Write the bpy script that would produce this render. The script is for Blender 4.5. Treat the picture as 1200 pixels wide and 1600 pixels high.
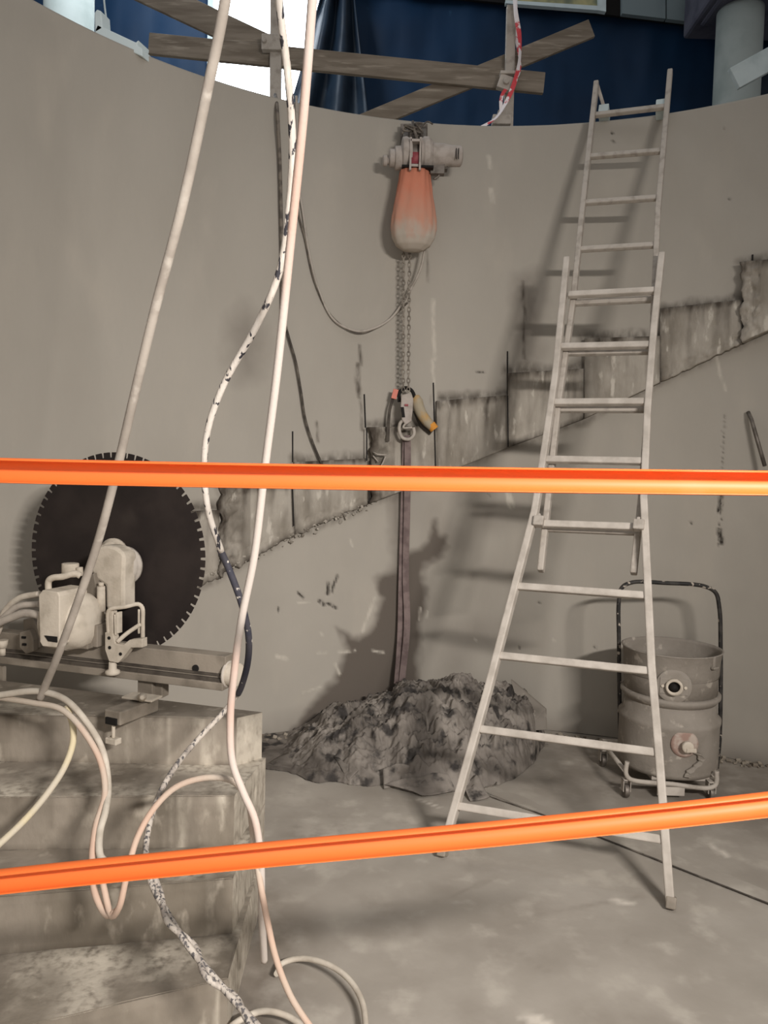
import bpy, math, random
import numpy as np
from mathutils import Vector, Matrix, noise
random.seed(7)
for o in list(bpy.data.objects): bpy.data.objects.remove(o)
SC = bpy.context.scene
COL = SC.collection

# ------------------------------------------------------------------ camera
FPX, H = 1200.0, 1.65
PITCH, ROLL = math.radians(-3), math.radians(1.5)
CX, CY, RW, TOP = 0.542, 2.212, 2.766, 3.85          # the round wall
CAMP = np.array([0, 0, H])
cam = bpy.data.cameras.new('camera'); cam.sensor_fit = 'HORIZONTAL'; cam.sensor_width = 36; cam.lens = 36
cam.clip_start = 0.02; cam.clip_end = 200
camo = bpy.data.objects.new('camera', cam); COL.objects.link(camo); SC.camera = camo
_c, _s = math.cos(ROLL), math.sin(ROLL)
_up0 = Vector((0, -math.sin(PITCH), math.cos(PITCH))); _X = Vector((1, 0, 0))
_r = _c*_X + _s*_up0; _u = -_s*_X + _c*_up0; _f = Vector((0, math.cos(PITCH), math.sin(PITCH)))
M4 = Matrix((_r, _u, -_f)).transposed().to_4x4(); M4.translation = Vector((0, 0, H)); camo.matrix_world = M4
SC.view_settings.view_transform = 'Standard'; SC.view_settings.look = 'None'
SC.view_settings.gamma = 1; SC.view_settings.use_curve_mapping = False
SC.view_settings.exposure = -0.12

# ------------------------------------------------------------------ light
w = bpy.data.worlds.new('world'); SC.world = w; w.use_nodes = True
w.node_tree.nodes['Background'].inputs[0].default_value = (0.96, 0.97, 1.0, 1)
w.node_tree.nodes['Background'].inputs[1].default_value = 0.27
def area(name, loc, target, size, power, color, sy=None, spread=None):
    l = bpy.data.lights.new(name, 'AREA'); l.energy = power; l.color = color; l.size = size
    if sy: l.shape = 'RECTANGLE'; l.size_y = sy
    if spread: l.spread = math.radians(spread)
    o = bpy.data.objects.new(name, l); COL.objects.link(o); o.location = loc
    o.rotation_euler = (Vector(target)-Vector(loc)).to_track_quat('-Z', 'Y').to_euler(); return o
area('site_floodlight', (1.95, -1.2, 2.95), (-0.4, 3.4, 0.6), 0.95, 93, (1.0, 0.955, 0.915), sy=0.12, spread=92)
area('opening_daylight', (0.5, 1.6, 6.6), (0.5, 1.9, 0), 3.2, 27, (0.97, 0.98, 1.0))
area('camera_side_fill', (-0.2, -1.6, 1.5), (-0.3, 3, 0.3), 1.6, 30, (1.0, 0.95, 0.9))  # fill added behind the camera to soften shadows, no source seen there
area('blue_sheet_fill', (-1.9, 5.5, 6.4), (-1.8, 7.4, 4.6), 1.2, 62, (0.8, 0.9, 1.0))  # unseen light added to brighten the left of the blue sheet

# ------------------------------------------------------------------ measuring (site survey: points on real surfaces)
def ray(x, y):
    u = (x-600)/FPX; v = (800-y)/FPX
    u2 = u*_c - v*_s; v2 = u*_s + v*_c
    return np.array([u2, math.cos(PITCH)-v2*math.sin(PITCH), math.sin(PITCH)+v2*math.cos(PITCH)])
def F(x, y, z=0.0): d = ray(x, y); return CAMP + d*(z-H)/d[2]
def D(x, y, Y): d = ray(x, y); return CAMP + d*Y/d[1]
def W(x, y, r=RW):
    d = ray(x, y); a = d[0]**2+d[1]**2; b = -2*(d[0]*CX+d[1]*CY); c = CX**2+CY**2-r**2
    return CAMP + d*(-b+math.sqrt(b*b-4*a*c))/2/a
def PL(x, y, p0, n): d = ray(x, y); return CAMP + d*(np.dot(np.array(p0)-CAMP, n)/np.dot(d, n))
def toUV(p): return (math.atan2(p[1]-CY, p[0]-CX), p[2])
def frUV(th, z, r=RW): return (CX+r*math.cos(th), CY+r*math.sin(th), z)
def WU(x, y): t, z = toUV(W(x, y)); return (t*RW, z)

# ------------------------------------------------------------------ materials
def lin(c): return tuple((v/255/12.92 if v/255 <= .04045 else ((v/255+.055)/1.055)**2.4) for v in c)
MATS = {}
def mat(name, c1, c2=None, scale=8, lo=.35, hi=.65, rough=.85, bump=.15, bscale=60, metal=0, detail=6, stretch=None,
        c3=None, s3=30, lo3=.55, hi3=.7, emit=None, obj=True, attr=None, spec=.3):
    if name in MATS: return MATS[name]
    m = bpy.data.materials.new(name); m.use_nodes = True; nt = m.node_tree; N = nt.nodes; L = nt.links
    b = N['Principled BSDF']; b.inputs['Roughness'].default_value = rough; b.inputs['Metallic'].default_value = metal
    b.inputs['Specular IOR Level'].default_value = spec
    tc = N.new('ShaderNodeTexCoord'); mp = N.new('ShaderNodeMapping'); L.new(tc.outputs['Object'], mp.inputs[0])
    if stretch: mp.inputs['Scale'].default_value = stretch
    def nz(s, det):
        n = N.new('ShaderNodeTexNoise'); n.inputs['Scale'].default_value = s; n.inputs['Detail'].default_value = det
        L.new(mp.outputs[0], n.inputs[0]); return n.outputs[0]
    def rng(src, a, bb):
        r = N.new('ShaderNodeMapRange'); r.interpolation_type = 'SMOOTHSTEP'
        r.inputs[1].default_value = a; r.inputs[2].default_value = bb; L.new(src, r.inputs[0]); return r.outputs[0]
    def mix(f, a, bb):
        x = N.new('ShaderNodeMix'); x.data_type = 'RGBA'; L.new(f, x.inputs[0])
        for i, v in ((6, a), (7, bb)):
            if isinstance(v, tuple): x.inputs[i].default_value = v[:3]+(1,)
            else: L.new(v, x.inputs[i])
        return x.outputs[2]
    col = c1
    if c2: col = mix(rng(nz(scale, detail), lo, hi), c1, c2)
    if c3: col = mix(rng(nz(s3, 5), lo3, hi3), col, c3)
    if attr:
        for nm, cc, br in attr:
            a = N.new('ShaderNodeAttribute'); a.attribute_name = nm
            mu = N.new('ShaderNodeMath'); mu.operation = 'MULTIPLY'; L.new(a.outputs['Fac'], mu.inputs[0])
            mu.use_clamp = True
            if br: L.new(rng(nz(br, 6), .2, .62), mu.inputs[1])
            else: mu.inputs[1].default_value = .95
            col = mix(mu.outputs[0], col, cc)
    if isinstance(col, tuple): b.inputs['Base Color'].default_value = col[:3]+(1,)
    else: L.new(col, b.inputs['Base Color'])
    if bump:
        bp = N.new('ShaderNodeBump'); bp.inputs['Strength'].default_value = bump; bp.inputs['Distance'].default_value = .01
        L.new(nz(bscale, 5), bp.inputs['Height']); L.new(bp.outputs[0], b.inputs['Normal'])
    if emit: b.inputs['Emission Color'].default_value = emit[0]+(1,); b.inputs['Emission Strength'].default_value = emit[1]
    MATS[name] = m; return m
DUST = lin((196, 186, 172))
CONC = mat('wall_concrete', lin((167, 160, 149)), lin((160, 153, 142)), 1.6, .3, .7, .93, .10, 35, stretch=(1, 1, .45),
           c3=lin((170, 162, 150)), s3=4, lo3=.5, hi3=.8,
           attr=[('stain_shade', lin((88, 79, 71)), 0), ('grime_shade', lin((74, 66, 57)), 24), ('pale', lin((190, 182, 169)), 30), ('pit', lin((46, 40, 34)), 60)])
STUMP = mat('cut_concrete', lin((168, 160, 148)), lin((134, 126, 114)), 9, .35, .7, .95, .35, 60, stretch=(1, 1, .35),
            c3=lin((192, 184, 171)), s3=22, lo3=.58, hi3=.72, attr=[('grime_shade', lin((66, 58, 50)), 16)])
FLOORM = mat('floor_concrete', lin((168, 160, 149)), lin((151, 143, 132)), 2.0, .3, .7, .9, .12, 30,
             c3=lin((179, 171, 159)), s3=6, lo3=.52, hi3=.72, attr=[('grime_shade', lin((112, 102, 91)), 7), ('pale', lin((206, 197, 184)), 14)])
STAIRM = mat('stair_concrete', lin((147, 137, 124)), lin((121, 112, 99)), 3.5, .32, .66, .92, .25, 40, stretch=(1, 1, .5),
             c3=lin((172, 162, 147)), s3=14, lo3=.56, hi3=.72, attr=[('grime_shade', lin((88, 79, 68)), 8), ('pale', lin((210, 200, 183)), 40)])
ALU = mat('dusty_aluminium', lin((188, 179, 168)), lin((168, 159, 148)), 14, .35, .7, .7, .1, 90)
ALU2 = mat('dusty_aluminium_worn', lin((174, 165, 154)), lin((152, 143, 132)), 22, .45, .72, .7, .1, 90)
HOSE = mat('dusty_hose', lin((198, 188, 173)), lin((176, 165, 150)), 18, .35, .7, .75, .1, 120)
HOSEG = mat('grey_dusty_hose', lin((182, 172, 160)), lin((160, 150, 139)), 9, .35, .65, .8, .1, 120, c3=lin((192, 183, 171)), s3=20)
HOSEP = mat('pink_dusty_hose', lin((200, 189, 179)), lin((206, 170, 152)), 1.1, .47, .62, .72, .1, 120)
HOSEP2 = mat('salmon_dusty_hose', lin((192, 178, 162)), lin((198, 168, 148)), 3, .4, .6, .75, .1, 120)
HOSEY = mat('yellowish_hose', lin((206, 192, 158)), lin((192, 182, 165)), 5, .4, .6, .75, .1, 120)
HOSEM = mat('dark_hose_peeling_dust', lin((214, 205, 194)), lin((196, 186, 174)), 30, .4, .6, .7, .2, 120, stretch=(1, 1, .3), c3=lin((56, 54, 58)), s3=75, lo3=.57, hi3=.6)
HOSET = mat('streaked_hose', lin((192, 182, 170)), lin((160, 150, 140)), 30, .4, .6, .7, .2, 120, stretch=(1, 1, .45), c3=lin((92, 88, 87)), s3=110, lo3=.5, hi3=.6)
HOSED = mat('dark_hose', lin((52, 53, 64)), lin((66, 64, 70)), 12, .4, .6, .6, .1, 80, c3=lin((205, 196, 184)), s3=26, lo3=.64, hi3=.68)
WIRE = mat('wall_cable', lin((120, 111, 100)), lin((86, 79, 72)), 20, .4, .6, .8, 0)
WIRED = mat('dark_wall_cable', lin((66, 60, 54)), lin((112, 104, 94)), 14, .45, .65, .8, 0)
def tarpmat():
    m = mat('orange_barrier', lin((222, 106, 48)), None, rough=.5, bump=.03, bscale=12, spec=.3, c3=lin((228, 130, 88)), s3=3, lo3=.6, hi3=.8)
    b = m.node_tree.nodes['Principled BSDF']; b.inputs['Subsurface Weight'].default_value = 0
    return m
ORANGE = tarpmat()
BLADE = mat('saw_blade_steel', lin((48, 41, 38)), lin((38, 32, 30)), 5, .35, .65, .7, .04, 60, metal=.0, spec=.2, c3=lin((62, 55, 50)), s3=3, lo3=.6, hi3=.8)
MACH = mat('dusty_machine', lin((196, 185, 169)), lin((174, 163, 147)), 16, .4, .7, .8, .15, 90)
MACHD = mat('dusty_hoist_casing', lin((172, 162, 153)), lin((152, 142, 132)), 20, .4, .7, .8, .15, 90)
RAILM = mat('dusty_rail', lin((142, 132, 119)), lin((120, 111, 99)), 9, .4, .65, .65, .1, 90)
RAILD = mat('rail_groove', lin((84, 77, 69)), lin((62, 56, 50)), 14, .4, .65, .6, 0)
DARK = mat('near_black', lin((24, 21, 19)), None, rough=.8, bump=0)
BLACKP = mat('black_tube_peeling', lin((38, 36, 34)), lin((60, 56, 52)), 20, .4, .6, .6, .1, 80, c3=lin((168, 157, 143)), s3=26, lo3=.6, hi3=.63)
DRUM = mat('dusty_drum', lin((142, 134, 124)), lin((127, 119, 109)), 6, .35, .7, .8, .18, 60, c3=lin((166, 157, 145)), s3=16, lo3=.6, hi3=.72)
DRUMIN = mat('drum_inside', lin((98, 88, 77)), lin((84, 75, 65)), 6, .4, .6, .85, .1, 50)
REDV = mat('dusty_red_knob', lin((150, 124, 112)), lin((172, 158, 146)), 18, .4, .6, .8, .1, 80)
TIMB = mat('site_timber', lin((138, 127, 113)), lin((112, 101, 88)), 3, .3, .7, .85, .15, 60, stretch=(1, 8, 8), c3=lin((158, 147, 132)), s3=5, lo3=.55, hi3=.75)
WHITEB = mat('white_painted_board', lin((206, 216, 214)), lin((178, 190, 189)), 6, .4, .7, .7, .1, 60)
WHITEP = mat('white_plastic', lin((212, 224, 224)), lin((196, 208, 208)), 6, .4, .7, .5, 0)
COLM = mat('column_paint', lin((170, 176, 170)), lin((150, 158, 152)), 4, .4, .7, .7, .05, 60)
BLUE = mat('navy_sheet', lin((10, 46, 76)), lin((7, 36, 62)), 1.2, .35, .7, .6, .25, 3, c3=lin((34, 70, 98)), s3=9, lo3=.72, hi3=.86)
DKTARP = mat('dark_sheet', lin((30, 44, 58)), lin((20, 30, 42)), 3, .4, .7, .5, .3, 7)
BAG = None
TARP = mat('dusty_black_sheet', lin((138, 130, 121)), lin((98, 91, 84)), 5, .35, .65, .8, .5, 30, c3=lin((56, 52, 49)), s3=11, lo3=.5, hi3=.66)
STRAP = mat('lifting_strap', lin((128, 112, 108)), lin((108, 93, 90)), 14, .4, .6, .9, .2, 200)
YEL = mat('yellow_sling', lin((160, 148, 126)), lin((176, 142, 92)), 12, .45, .7, .85, .2, 150)
PINK = mat('pink_label', lin((206, 128, 112)), None, rough=.8, bump=0)
REDW = mat('red_white_tape', lin((236, 226, 224)), lin((206, 70, 76)), 9, .48, .52, .5, 0)
REDD = mat('dusty_red_window', lin((126, 44, 52)), lin((150, 80, 82)), 30, .4, .7, .6, 0)
CHAINM = mat('dusty_chain', lin((150, 141, 129)), lin((118, 110, 100)), 18, .4, .6, .7, 0)
STEEL = mat('dull_steel', lin((120, 112, 104)), lin((92, 85, 78)), 18, .4, .6, .5, .1, 80, metal=.4)
PANEL = mat('grey_panel', lin((128, 140, 142)), lin((116, 128, 131)), 2, .4, .6, .7, 0)
YELW = mat('yellowed_pane', lin((190, 180, 130)), lin((120, 126, 104)), 4, .4, .6, .4, 0)
PURP = mat('grey_beam', lin((92, 92, 104)), lin((74, 74, 86)), 4, .4, .6, .8, .1, 30)
RUB = mat('rubble', lin((150, 140, 126)), lin((112, 102, 90)), 12, .4, .65, .95, .3, 60)
GLOW = mat('daylight_pane', (1, 1, 1), None, bump=0, emit=((.86, .93, 1.0), 9))

def bagmat():
    m = bpy.data.materials.new('orange_bag_fabric'); m.use_nodes = True; nt = m.node_tree; N = nt.nodes; L = nt.links
    b = N['Principled BSDF']; b.inputs['Roughness'].default_value = .9
    g = N.new('ShaderNodeTexCoord'); s = N.new('ShaderNodeSeparateXYZ'); L.new(g.outputs['Generated'], s.inputs[0])
    n = N.new('ShaderNodeTexNoise'); n.inputs['Scale'].default_value = 5; n.inputs['Detail'].default_value = 4; L.new(g.outputs['Generated'], n.inputs[0])
    a = N.new('ShaderNodeMath'); a.operation = 'MULTIPLY_ADD'; L.new(n.outputs[0], a.inputs[0]); a.inputs[1].default_value = .45; L.new(s.outputs[2], a.inputs[2])
    r = N.new('ShaderNodeValToRGB'); L.new(a.outputs[0], r.inputs[0]); e = r.color_ramp.elements
    e[0].position = .38; e[0].color = lin((172, 160, 146))+(1,); e[1].position = 1.0; e[1].color = lin((192, 120, 94))+(1,)
    k = e.new(.6); k.color = lin((184, 136, 114))+(1,)
    L.new(r.outputs[0], b.inputs['Base Color']); return m
BAG = bagmat()

# ------------------------------------------------------------------ mesh building
class MB:
    def __init__(s): s.v = []; s.f = []; s.sm = []
    def add(s, vs, fs, smooth=False):
        o = len(s.v); s.v += [tuple(float(c) for c in v) for v in vs]; s.f += [tuple(i+o for i in f) for f in fs]
        if isinstance(smooth, bool): s.sm += [smooth]*len(fs)
        else: s.sm += smooth
        return s
    def prism(s, poly, vec):
        poly = [np.array(p, float) for p in poly]; vec = np.array(vec, float); n = len(poly)
        vs = poly+[p+vec for p in poly]
        fs = [tuple(range(n))[::-1], tuple(range(n, 2*n))]+[(i, (i+1) % n, n+(i+1) % n, n+i) for i in range(n)]
        return s.add(vs, fs)
    def box(s, c, size, ax=None):
        c = np.array(c, float); ax = np.eye(3) if ax is None else np.array(ax, float)
        h = np.array(size)/2; vs = []
        for i in (-1, 1):
            for j in (-1, 1):
                for k in (-1, 1): vs.append(c+ax[0]*h[0]*i+ax[1]*h[1]*j+ax[2]*h[2]*k)
        return s.add(vs, [(0, 1, 3, 2), (4, 6, 7, 5), (0, 4, 5, 1), (2, 3, 7, 6), (0, 2, 6, 4), (1, 5, 7, 3)])
    def beam(s, a, b, w, h, side=None):     # bar from a to b, w along 'side', h perpendicular
        a = np.array(a, float); b = np.array(b, float); d = b-a; L = np.linalg.norm(d); d /= L
        sd = np.array(side if side is not None else (1, 0, 0), float); sd -= d*np.dot(sd, d); sd /= np.linalg.norm(sd)
        up = np.cross(sd, d); return s.box((a+b)/2, (L, w, h), (d, sd, up))
    def tube(s, pts, r, n=10, closed=False, cap=True, sq=None):
        P = [np.array(p, float) for p in pts]; m = len(P)
        rr = r if hasattr(r, '__len__') else [r]*m
        T = []
        for i in range(m):
            if closed: t = P[(i+1) % m]-P[i-1]
            else: t = P[min(i+1, m-1)]-P[max(i-1, 0)]
            T.append(t/(np.linalg.norm(t)+1e-12))
        ref = np.array([0, 0, 1.]) if abs(T[0][2]) < .9 else np.array([1., 0, 0])
        u = ref-T[0]*np.dot(ref, T[0]); u /= np.linalg.norm(u); vs = []
        for i in range(m):
            u = u-T[i]*np.dot(u, T[i]); u /= np.linalg.norm(u); q = np.cross(T[i], u)
            for k in range(n):
                a = 2*math.pi*k/n; vs.append(P[i]+rr[i]*(math.cos(a)*u+math.sin(a)*q))
        fs = []
        for i in range(m if closed else m-1):
            for k in range(n):
                a, b = i*n+k, i*n+(k+1) % n; j = (i+1) % m; fs.append((a, b, j*n+(k+1) % n, j*n+k))
        sm = [True]*len(fs)
        if not closed and cap:
            fs += [tuple(range(n))[::-1], tuple(range((m-1)*n, m*n))]; sm += [False, False]
        return s.add(vs, fs, sm)
    def lathe(s, o, prof, ax=(0, 0, 1), n=40, smooth=True, wob=None):
        o = np.array(o, float); ax = np.array(ax, float); ax /= np.linalg.norm(ax)
        ref = np.array([0, 0, 1.]) if abs(ax[2]) < .9 else np.array([1., 0, 0])
        u = ref-ax*np.dot(ref, ax); u /= np.linalg.norm(u); q = np.cross(ax, u); vs = []
        for i, (r, h) in enumerate(prof):
            for k in range(n):
                a = 2*math.pi*k/n; rr = r*(wob(a, h) if wob else 1)
                vs.append(o+ax*h+rr*(math.cos(a)*u+math.sin(a)*q))
        m = len(prof); fs = []
        for i in range(m-1):
            for k in range(n): fs.append((i*n+k, i*n+(k+1) % n, (i+1)*n+(k+1) % n, (i+1)*n+k))
        sm = [smooth]*len(fs)
        fs += [tuple(range(n))[::-1], tuple(range((m-1)*n, m*n))]; sm += [False, False]
        return s.add(vs, fs, sm)
    def cyl(s, a, b, r, r2=None, n=24):
        a = np.array(a, float); b = np.array(b, float); d = b-a; L = np.linalg.norm(d)
        return s.lathe(a, [(r, 0), (r if r2 is None else r2, L)], d, n)
    def build(s, name, m, parent=None, bevel=0, base=None, split=True):
        me = bpy.data.meshes.new(name); V = np.array(s.v)
        if parent is not None: org = ORG[parent.name]
        else: org = np.array(base) if base is not None else np.array([(V[:, 0].min()+V[:, 0].max())/2, (V[:, 1].min()+V[:, 1].max())/2, V[:, 2].min()])
        me.from_pydata((V-org).tolist(), [], s.f); me.polygons.foreach_set('use_smooth', s.sm)
        me.validate(); me.materials.append(m); me.update()
        import bmesh
        bm = bmesh.new(); bm.from_mesh(me); bmesh.ops.recalc_face_normals(bm, faces=bm.faces); bm.to_mesh(me); bm.free()
        o = bpy.data.objects.new(name, me); COL.objects.link(o)
        if parent is not None: o.parent = parent; o.location = np.array(ORG0.get(parent.name, org))*0
        else: o.location = org
        ORG[o.name] = org
        if bevel:
            b = o.modifiers.new('bevel', 'BEVEL'); b.width = bevel; b.segments = 2; b.limit_method = 'ANGLE'; b.angle_limit = math.radians(40)
        return o
ORG = {}; ORG0 = {}
def thing(name, label, cat, loc, group=None):
    o = bpy.data.objects.new(name, None); COL.objects.link(o); o.location = loc; o.empty_display_size = .1
    ORG[o.name] = np.array(loc, float); return tag(o, label, cat, group)
def tag(o, label, cat=None, group=None, kind=None):
    if label: o['label'] = label
    if cat: o['category'] = cat
    if group: o['group'] = group
    if kind: o['kind'] = kind
    return o
def struct(o, label=None): o['kind'] = 'structure'; (label and o.__setitem__('label', label)); return o
def spline(P, step=.012):
    P = [np.array(p, float) for p in P]; Q = [2*P[0]-P[1]]+P+[2*P[-1]-P[-2]]; out = []
    for i in range(1, len(Q)-2):
        p0, p1, p2, p3 = Q[i-1:i+3]
        # centripetal parametrisation
        t0 = 0; t1 = t0+max(np.linalg.norm(p1-p0), 1e-4)**.5; t2 = t1+max(np.linalg.norm(p2-p1), 1e-4)**.5; t3 = t2+max(np.linalg.norm(p3-p2), 1e-4)**.5
        n = max(3, int(np.linalg.norm(p2-p1)/step))
        for k in range(n):
            t = t1+(t2-t1)*k/n
            A1 = (t1-t)/(t1-t0)*p0+(t-t0)/(t1-t0)*p1; A2 = (t2-t)/(t2-t1)*p1+(t-t1)/(t2-t1)*p2; A3 = (t3-t)/(t3-t2)*p2+(t-t2)/(t3-t2)*p3
            B1 = (t2-t)/(t2-t0)*A1+(t-t0)/(t2-t0)*A2; B2 = (t3-t)/(t3-t1)*A2+(t-t1)/(t3-t1)*A3
            out.append((t2-t)/(t2-t1)*B1+(t-t1)/(t2-t1)*B2)
    out.append(P[-1]); return out
def fbm(x, y, z=0, s=1.0, o=4):
    return noise.fractal(Vector((x*s, y*s, z*s)), 1.0, 2.0, o)

# ------------------------------------------------------------------ masks on the wall (stains, grime, chips with their own outline, some painted shade)
def poly_mask(U, V, poly, soft=.02, wx=None):
    ins = np.zeros(U.shape, bool); d2 = np.full(U.shape, 1e9); n = len(poly)
    for i in range(n):
        x1, y1 = poly[i]; x2, y2 = poly[(i+1) % n]
        c = ((y1 > V) != (y2 > V)) & (U < (x2-x1)*(V-y1)/(y2-y1+1e-12)+x1); ins ^= c
        dx, dy = x2-x1, y2-y1; t = np.clip(((U-x1)*dx+(V-y1)*dy)/(dx*dx+dy*dy+1e-12), 0, 1)
        d2 = np.minimum(d2, (U-x1-t*dx)**2+(V-y1-t*dy)**2)
    d = np.sqrt(d2)*np.where(ins, 1, -1)
    return np.clip(d/soft*.5+.5, 0, 1)
def seg_mask(U, V, a, b, r, soft):
    dx, dy = b[0]-a[0], b[1]-a[1]; t = np.clip(((U-a[0])*dx+(V-a[1])*dy)/(dx*dx+dy*dy+1e-12), 0, 1)
    d = np.hypot(U-a[0]-t*dx, V-a[1]-t*dy); return np.clip((r-d)/soft+.5, 0, 1)
def vn(U, V, s, seed=0):         # cheap value noise
    rs = np.random.RandomState(seed); G = rs.rand(256, 256); x = U*s; y = V*s
    xi = np.floor(x).astype(int); yi = np.floor(y).astype(int); fx = x-xi; fy = y-yi; fx = fx*fx*(3-2*fx); fy = fy*fy*(3-2*fy)
    g = lambda a, b: G[a % 256, b % 256]
    return g(xi, yi)*(1-fx)*(1-fy)+g(xi+1, yi)*fx*(1-fy)+g(xi, yi+1)*(1-fx)*fy+g(xi+1, yi+1)*fx*fy
def setattrs(o, d):
    for k, a in d.items():
        at = o.data.attributes.new(k, 'FLOAT', 'POINT'); at.data.foreach_set('value', np.clip(a, 0, 1).astype(np.float32).ravel())

# stair remains: (x-left, x-right, top-left, top-right, bottom-left, bottom-right, thickness)
STUMPS = [(228, 341, 800, 797, 955, 902, .022), (341, 458, 758, 756, 900, 836, .03), (458, 577, 722, 716, 836, 786, .026),
          (577, 681, 668, 666, 786, 745, .05), (681, 793, 627, 618, 745, 700, .03), (793, 913, 584, 577, 700, 655, .035),
          (913, 1032, 531, 527, 655, 599, .05), (1032, 1161, 484, 470, 599, 538, .04), (1161, 1262, 414, 405, 538, 494, .075)]
# ------------------------------------------------------------------ the round wall
def build_wall():
    t0, t1 = math.radians(-52), math.radians(218)
    fine0, fine1 = math.radians(35), math.radians(165)
    th = np.concatenate([np.linspace(t0, fine0, 60)[:-1], np.linspace(fine0, fine1, 560), np.linspace(fine1, t1, 40)[1:]])
    zz = np.linspace(0, TOP, 340); A, Z = np.meshgrid(th, zz); U, V = A*RW, Z
    wob = (vn(U, V, 9, 1)-.5)*.05+(vn(U, V, 30, 2)-.5)*.02; wob2 = (vn(U, V, 8, 3)-.5)*.05+(vn(U, V, 27, 4)-.5)*.02
    Uw, Vw = U+wob, V+wob2
    P = lambda L: [WU(*q) for q in L]
    st = .95*poly_mask(Uw, Vw, P([(450, 1150), (520, 1062), (540, 1010), (528, 985), (560, 995), (585, 975), (598, 930), (588, 905), (612, 892), (630, 870), (652, 862), (668, 845), (672, 832), (676, 815), (682, 808), (690, 832), (703, 838), (704, 850), (694, 858), (684, 872), (664, 885), (660, 905), (663, 960), (660, 1000), (655, 1060), (640, 1130)]), .03)
    st = np.maximum(st, .8*poly_mask(Uw, Vw, P([(362, 500), (385, 480), (402, 500), (410, 540), (395, 590), (372, 590), (360, 560)]), .09)*.55)
    st = np.maximum(st, .5*poly_mask(Uw, Vw, P([(660, 770), (820, 790), (800, 1040), (700, 1050), (670, 900)]), .25)*(vn(U, V, 4, 9) > .0)*vn(U, V, 5, 8))
    st = np.maximum(st, .7*poly_mask(Uw, Vw, P([(610, 770), (626, 765), (628, 1060), (612, 1060)]), .05))  # darker upright strip beside the lifting strap
    st = np.maximum(st, .75*poly_mask(Uw, Vw, P([(812, 440), (832, 430), (842, 470), (835, 560), (822, 570), (815, 500)]), .1))  # partly a stain, partly the ladder stile's shadow painted in
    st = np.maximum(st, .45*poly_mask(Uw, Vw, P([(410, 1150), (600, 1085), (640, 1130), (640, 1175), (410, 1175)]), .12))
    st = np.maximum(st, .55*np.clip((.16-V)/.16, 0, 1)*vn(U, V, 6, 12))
    g = np.zeros(U.shape); pit = np.zeros(U.shape); pale = np.zeros(U.shape)
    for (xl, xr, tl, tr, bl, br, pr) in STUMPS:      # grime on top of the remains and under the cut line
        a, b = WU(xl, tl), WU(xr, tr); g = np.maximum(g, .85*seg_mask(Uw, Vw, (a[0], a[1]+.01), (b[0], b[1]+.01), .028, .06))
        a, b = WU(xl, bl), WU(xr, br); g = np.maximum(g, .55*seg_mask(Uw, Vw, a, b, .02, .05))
        a, b = WU(xl, tl), WU(xl, bl); g = np.maximum(g, .35*seg_mask(Uw, Vw, a, b, .01, .05))  # wall darker along each left side
    for x, y0, y1, r in [(561, 540, 570, .008), (559, 570, 620, .014), (563, 620, 672, .008), (818, 440, 560, .008), (494, 660, 690, .006), (667, 390, 440, .003)]:
        g = np.maximum(g, .9*seg_mask(Uw*.3+U*.7, V, WU(x, y0), WU(x+2, y1), r, .015))
    for a, b, r in [((526, 900), (519, 925), .008), (((513, 912)), (512, 928), .01), ((500, 940), (506, 945), .012), ((512, 943), (524, 950), .008), ((466, 926), (474, 934), .007),
                    ((1124, 828), (1127, 848), .012), ((1126, 775), (1124, 800), .01), ((1078, 816), (1080, 818), .006), ((434, 950), (435, 956), .005),
                    ((840, 941), (842, 942), .006), ((812, 1010), (812, 1014), .005), ((955, 208), (957, 209), .006), ((957, 221), (959, 222), .006), ((763, 773), (765, 774), .005),
                    ((746, 581), (756, 582), .005), ((928, 1010), (931, 1013), .005), ((1140, 310), (1142, 312), .004), ((1132, 200), (1133, 202), .003)]:
        pit = np.maximum(pit, seg_mask(Uw*.25+U*.75, V, WU(*a), WU(*b), r, .008))
    for k in range(26):
        y = 650+k*8; a = (1132-k*.35+random.uniform(-2, 2), y); pit = np.maximum(pit, .8*seg_mask(U, V, WU(*a), WU(a[0]+1, y+2), .004, .006))
    for a, b, r in [((585, 933), (566, 985), .008), ((580, 945), (575, 960), .012), ((530, 1018), (555, 1016), .008), ((524, 1035), (530, 1052), .007), ((583, 1018), (600, 1020), .007),
                    ((465, 942), (485, 940), .005), ((433, 1026), (446, 1030), .012), ((497, 1020), (510, 1020), .004), ((546, 845), (548, 855), .006), ((472, 1082), (500, 1074), .004),
                    ((677, 470), (679, 560), .012), ((676, 560), (678, 640), .008), ((765, 245), (766, 262), .012), ((766, 296), (768, 312), .012), ((790, 760), (800, 790), .02), ((500, 990), (502, 993), .008),
                    ((1118, 560), (1133, 610), .006), ((742, 1000), (744, 1002), .006), ((865, 1000), (867, 1002), .007), ((655, 950), (656, 968), .006), ((667, 955), (668, 965), .005)]:
        pale = np.maximum(pale, seg_mask(Uw*.4+U*.6, Vw*.4+V*.6, WU(*a), WU(*b), r, .012))
    disp = (vn(U, V, 2.2, 5)-.5)*.008+(vn(U, V, 9, 6)-.5)*.003 + pit*.006
    m, n = A.shape; Rr = RW+disp
    inn = np.stack([CX+Rr*np.cos(A), CY+Rr*np.sin(A), Z], -1).reshape(-1, 3)
    zo = np.array([0, TOP]); A2, Z2 = np.meshgrid(th, zo); Ro = RW+.2
    out = np.stack([CX+Ro*np.cos(A2), CY+Ro*np.sin(A2), Z2], -1).reshape(-1, 3)
    b = MB(); V3 = np.vstack([inn, out]); idx = np.arange(m*n).reshape(m, n); ob = m*n
    q = np.stack([idx[:-1, :-1], idx[1:, :-1], idx[1:, 1:], idx[:-1, 1:]], -1).reshape(-1, 4).tolist()
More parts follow.
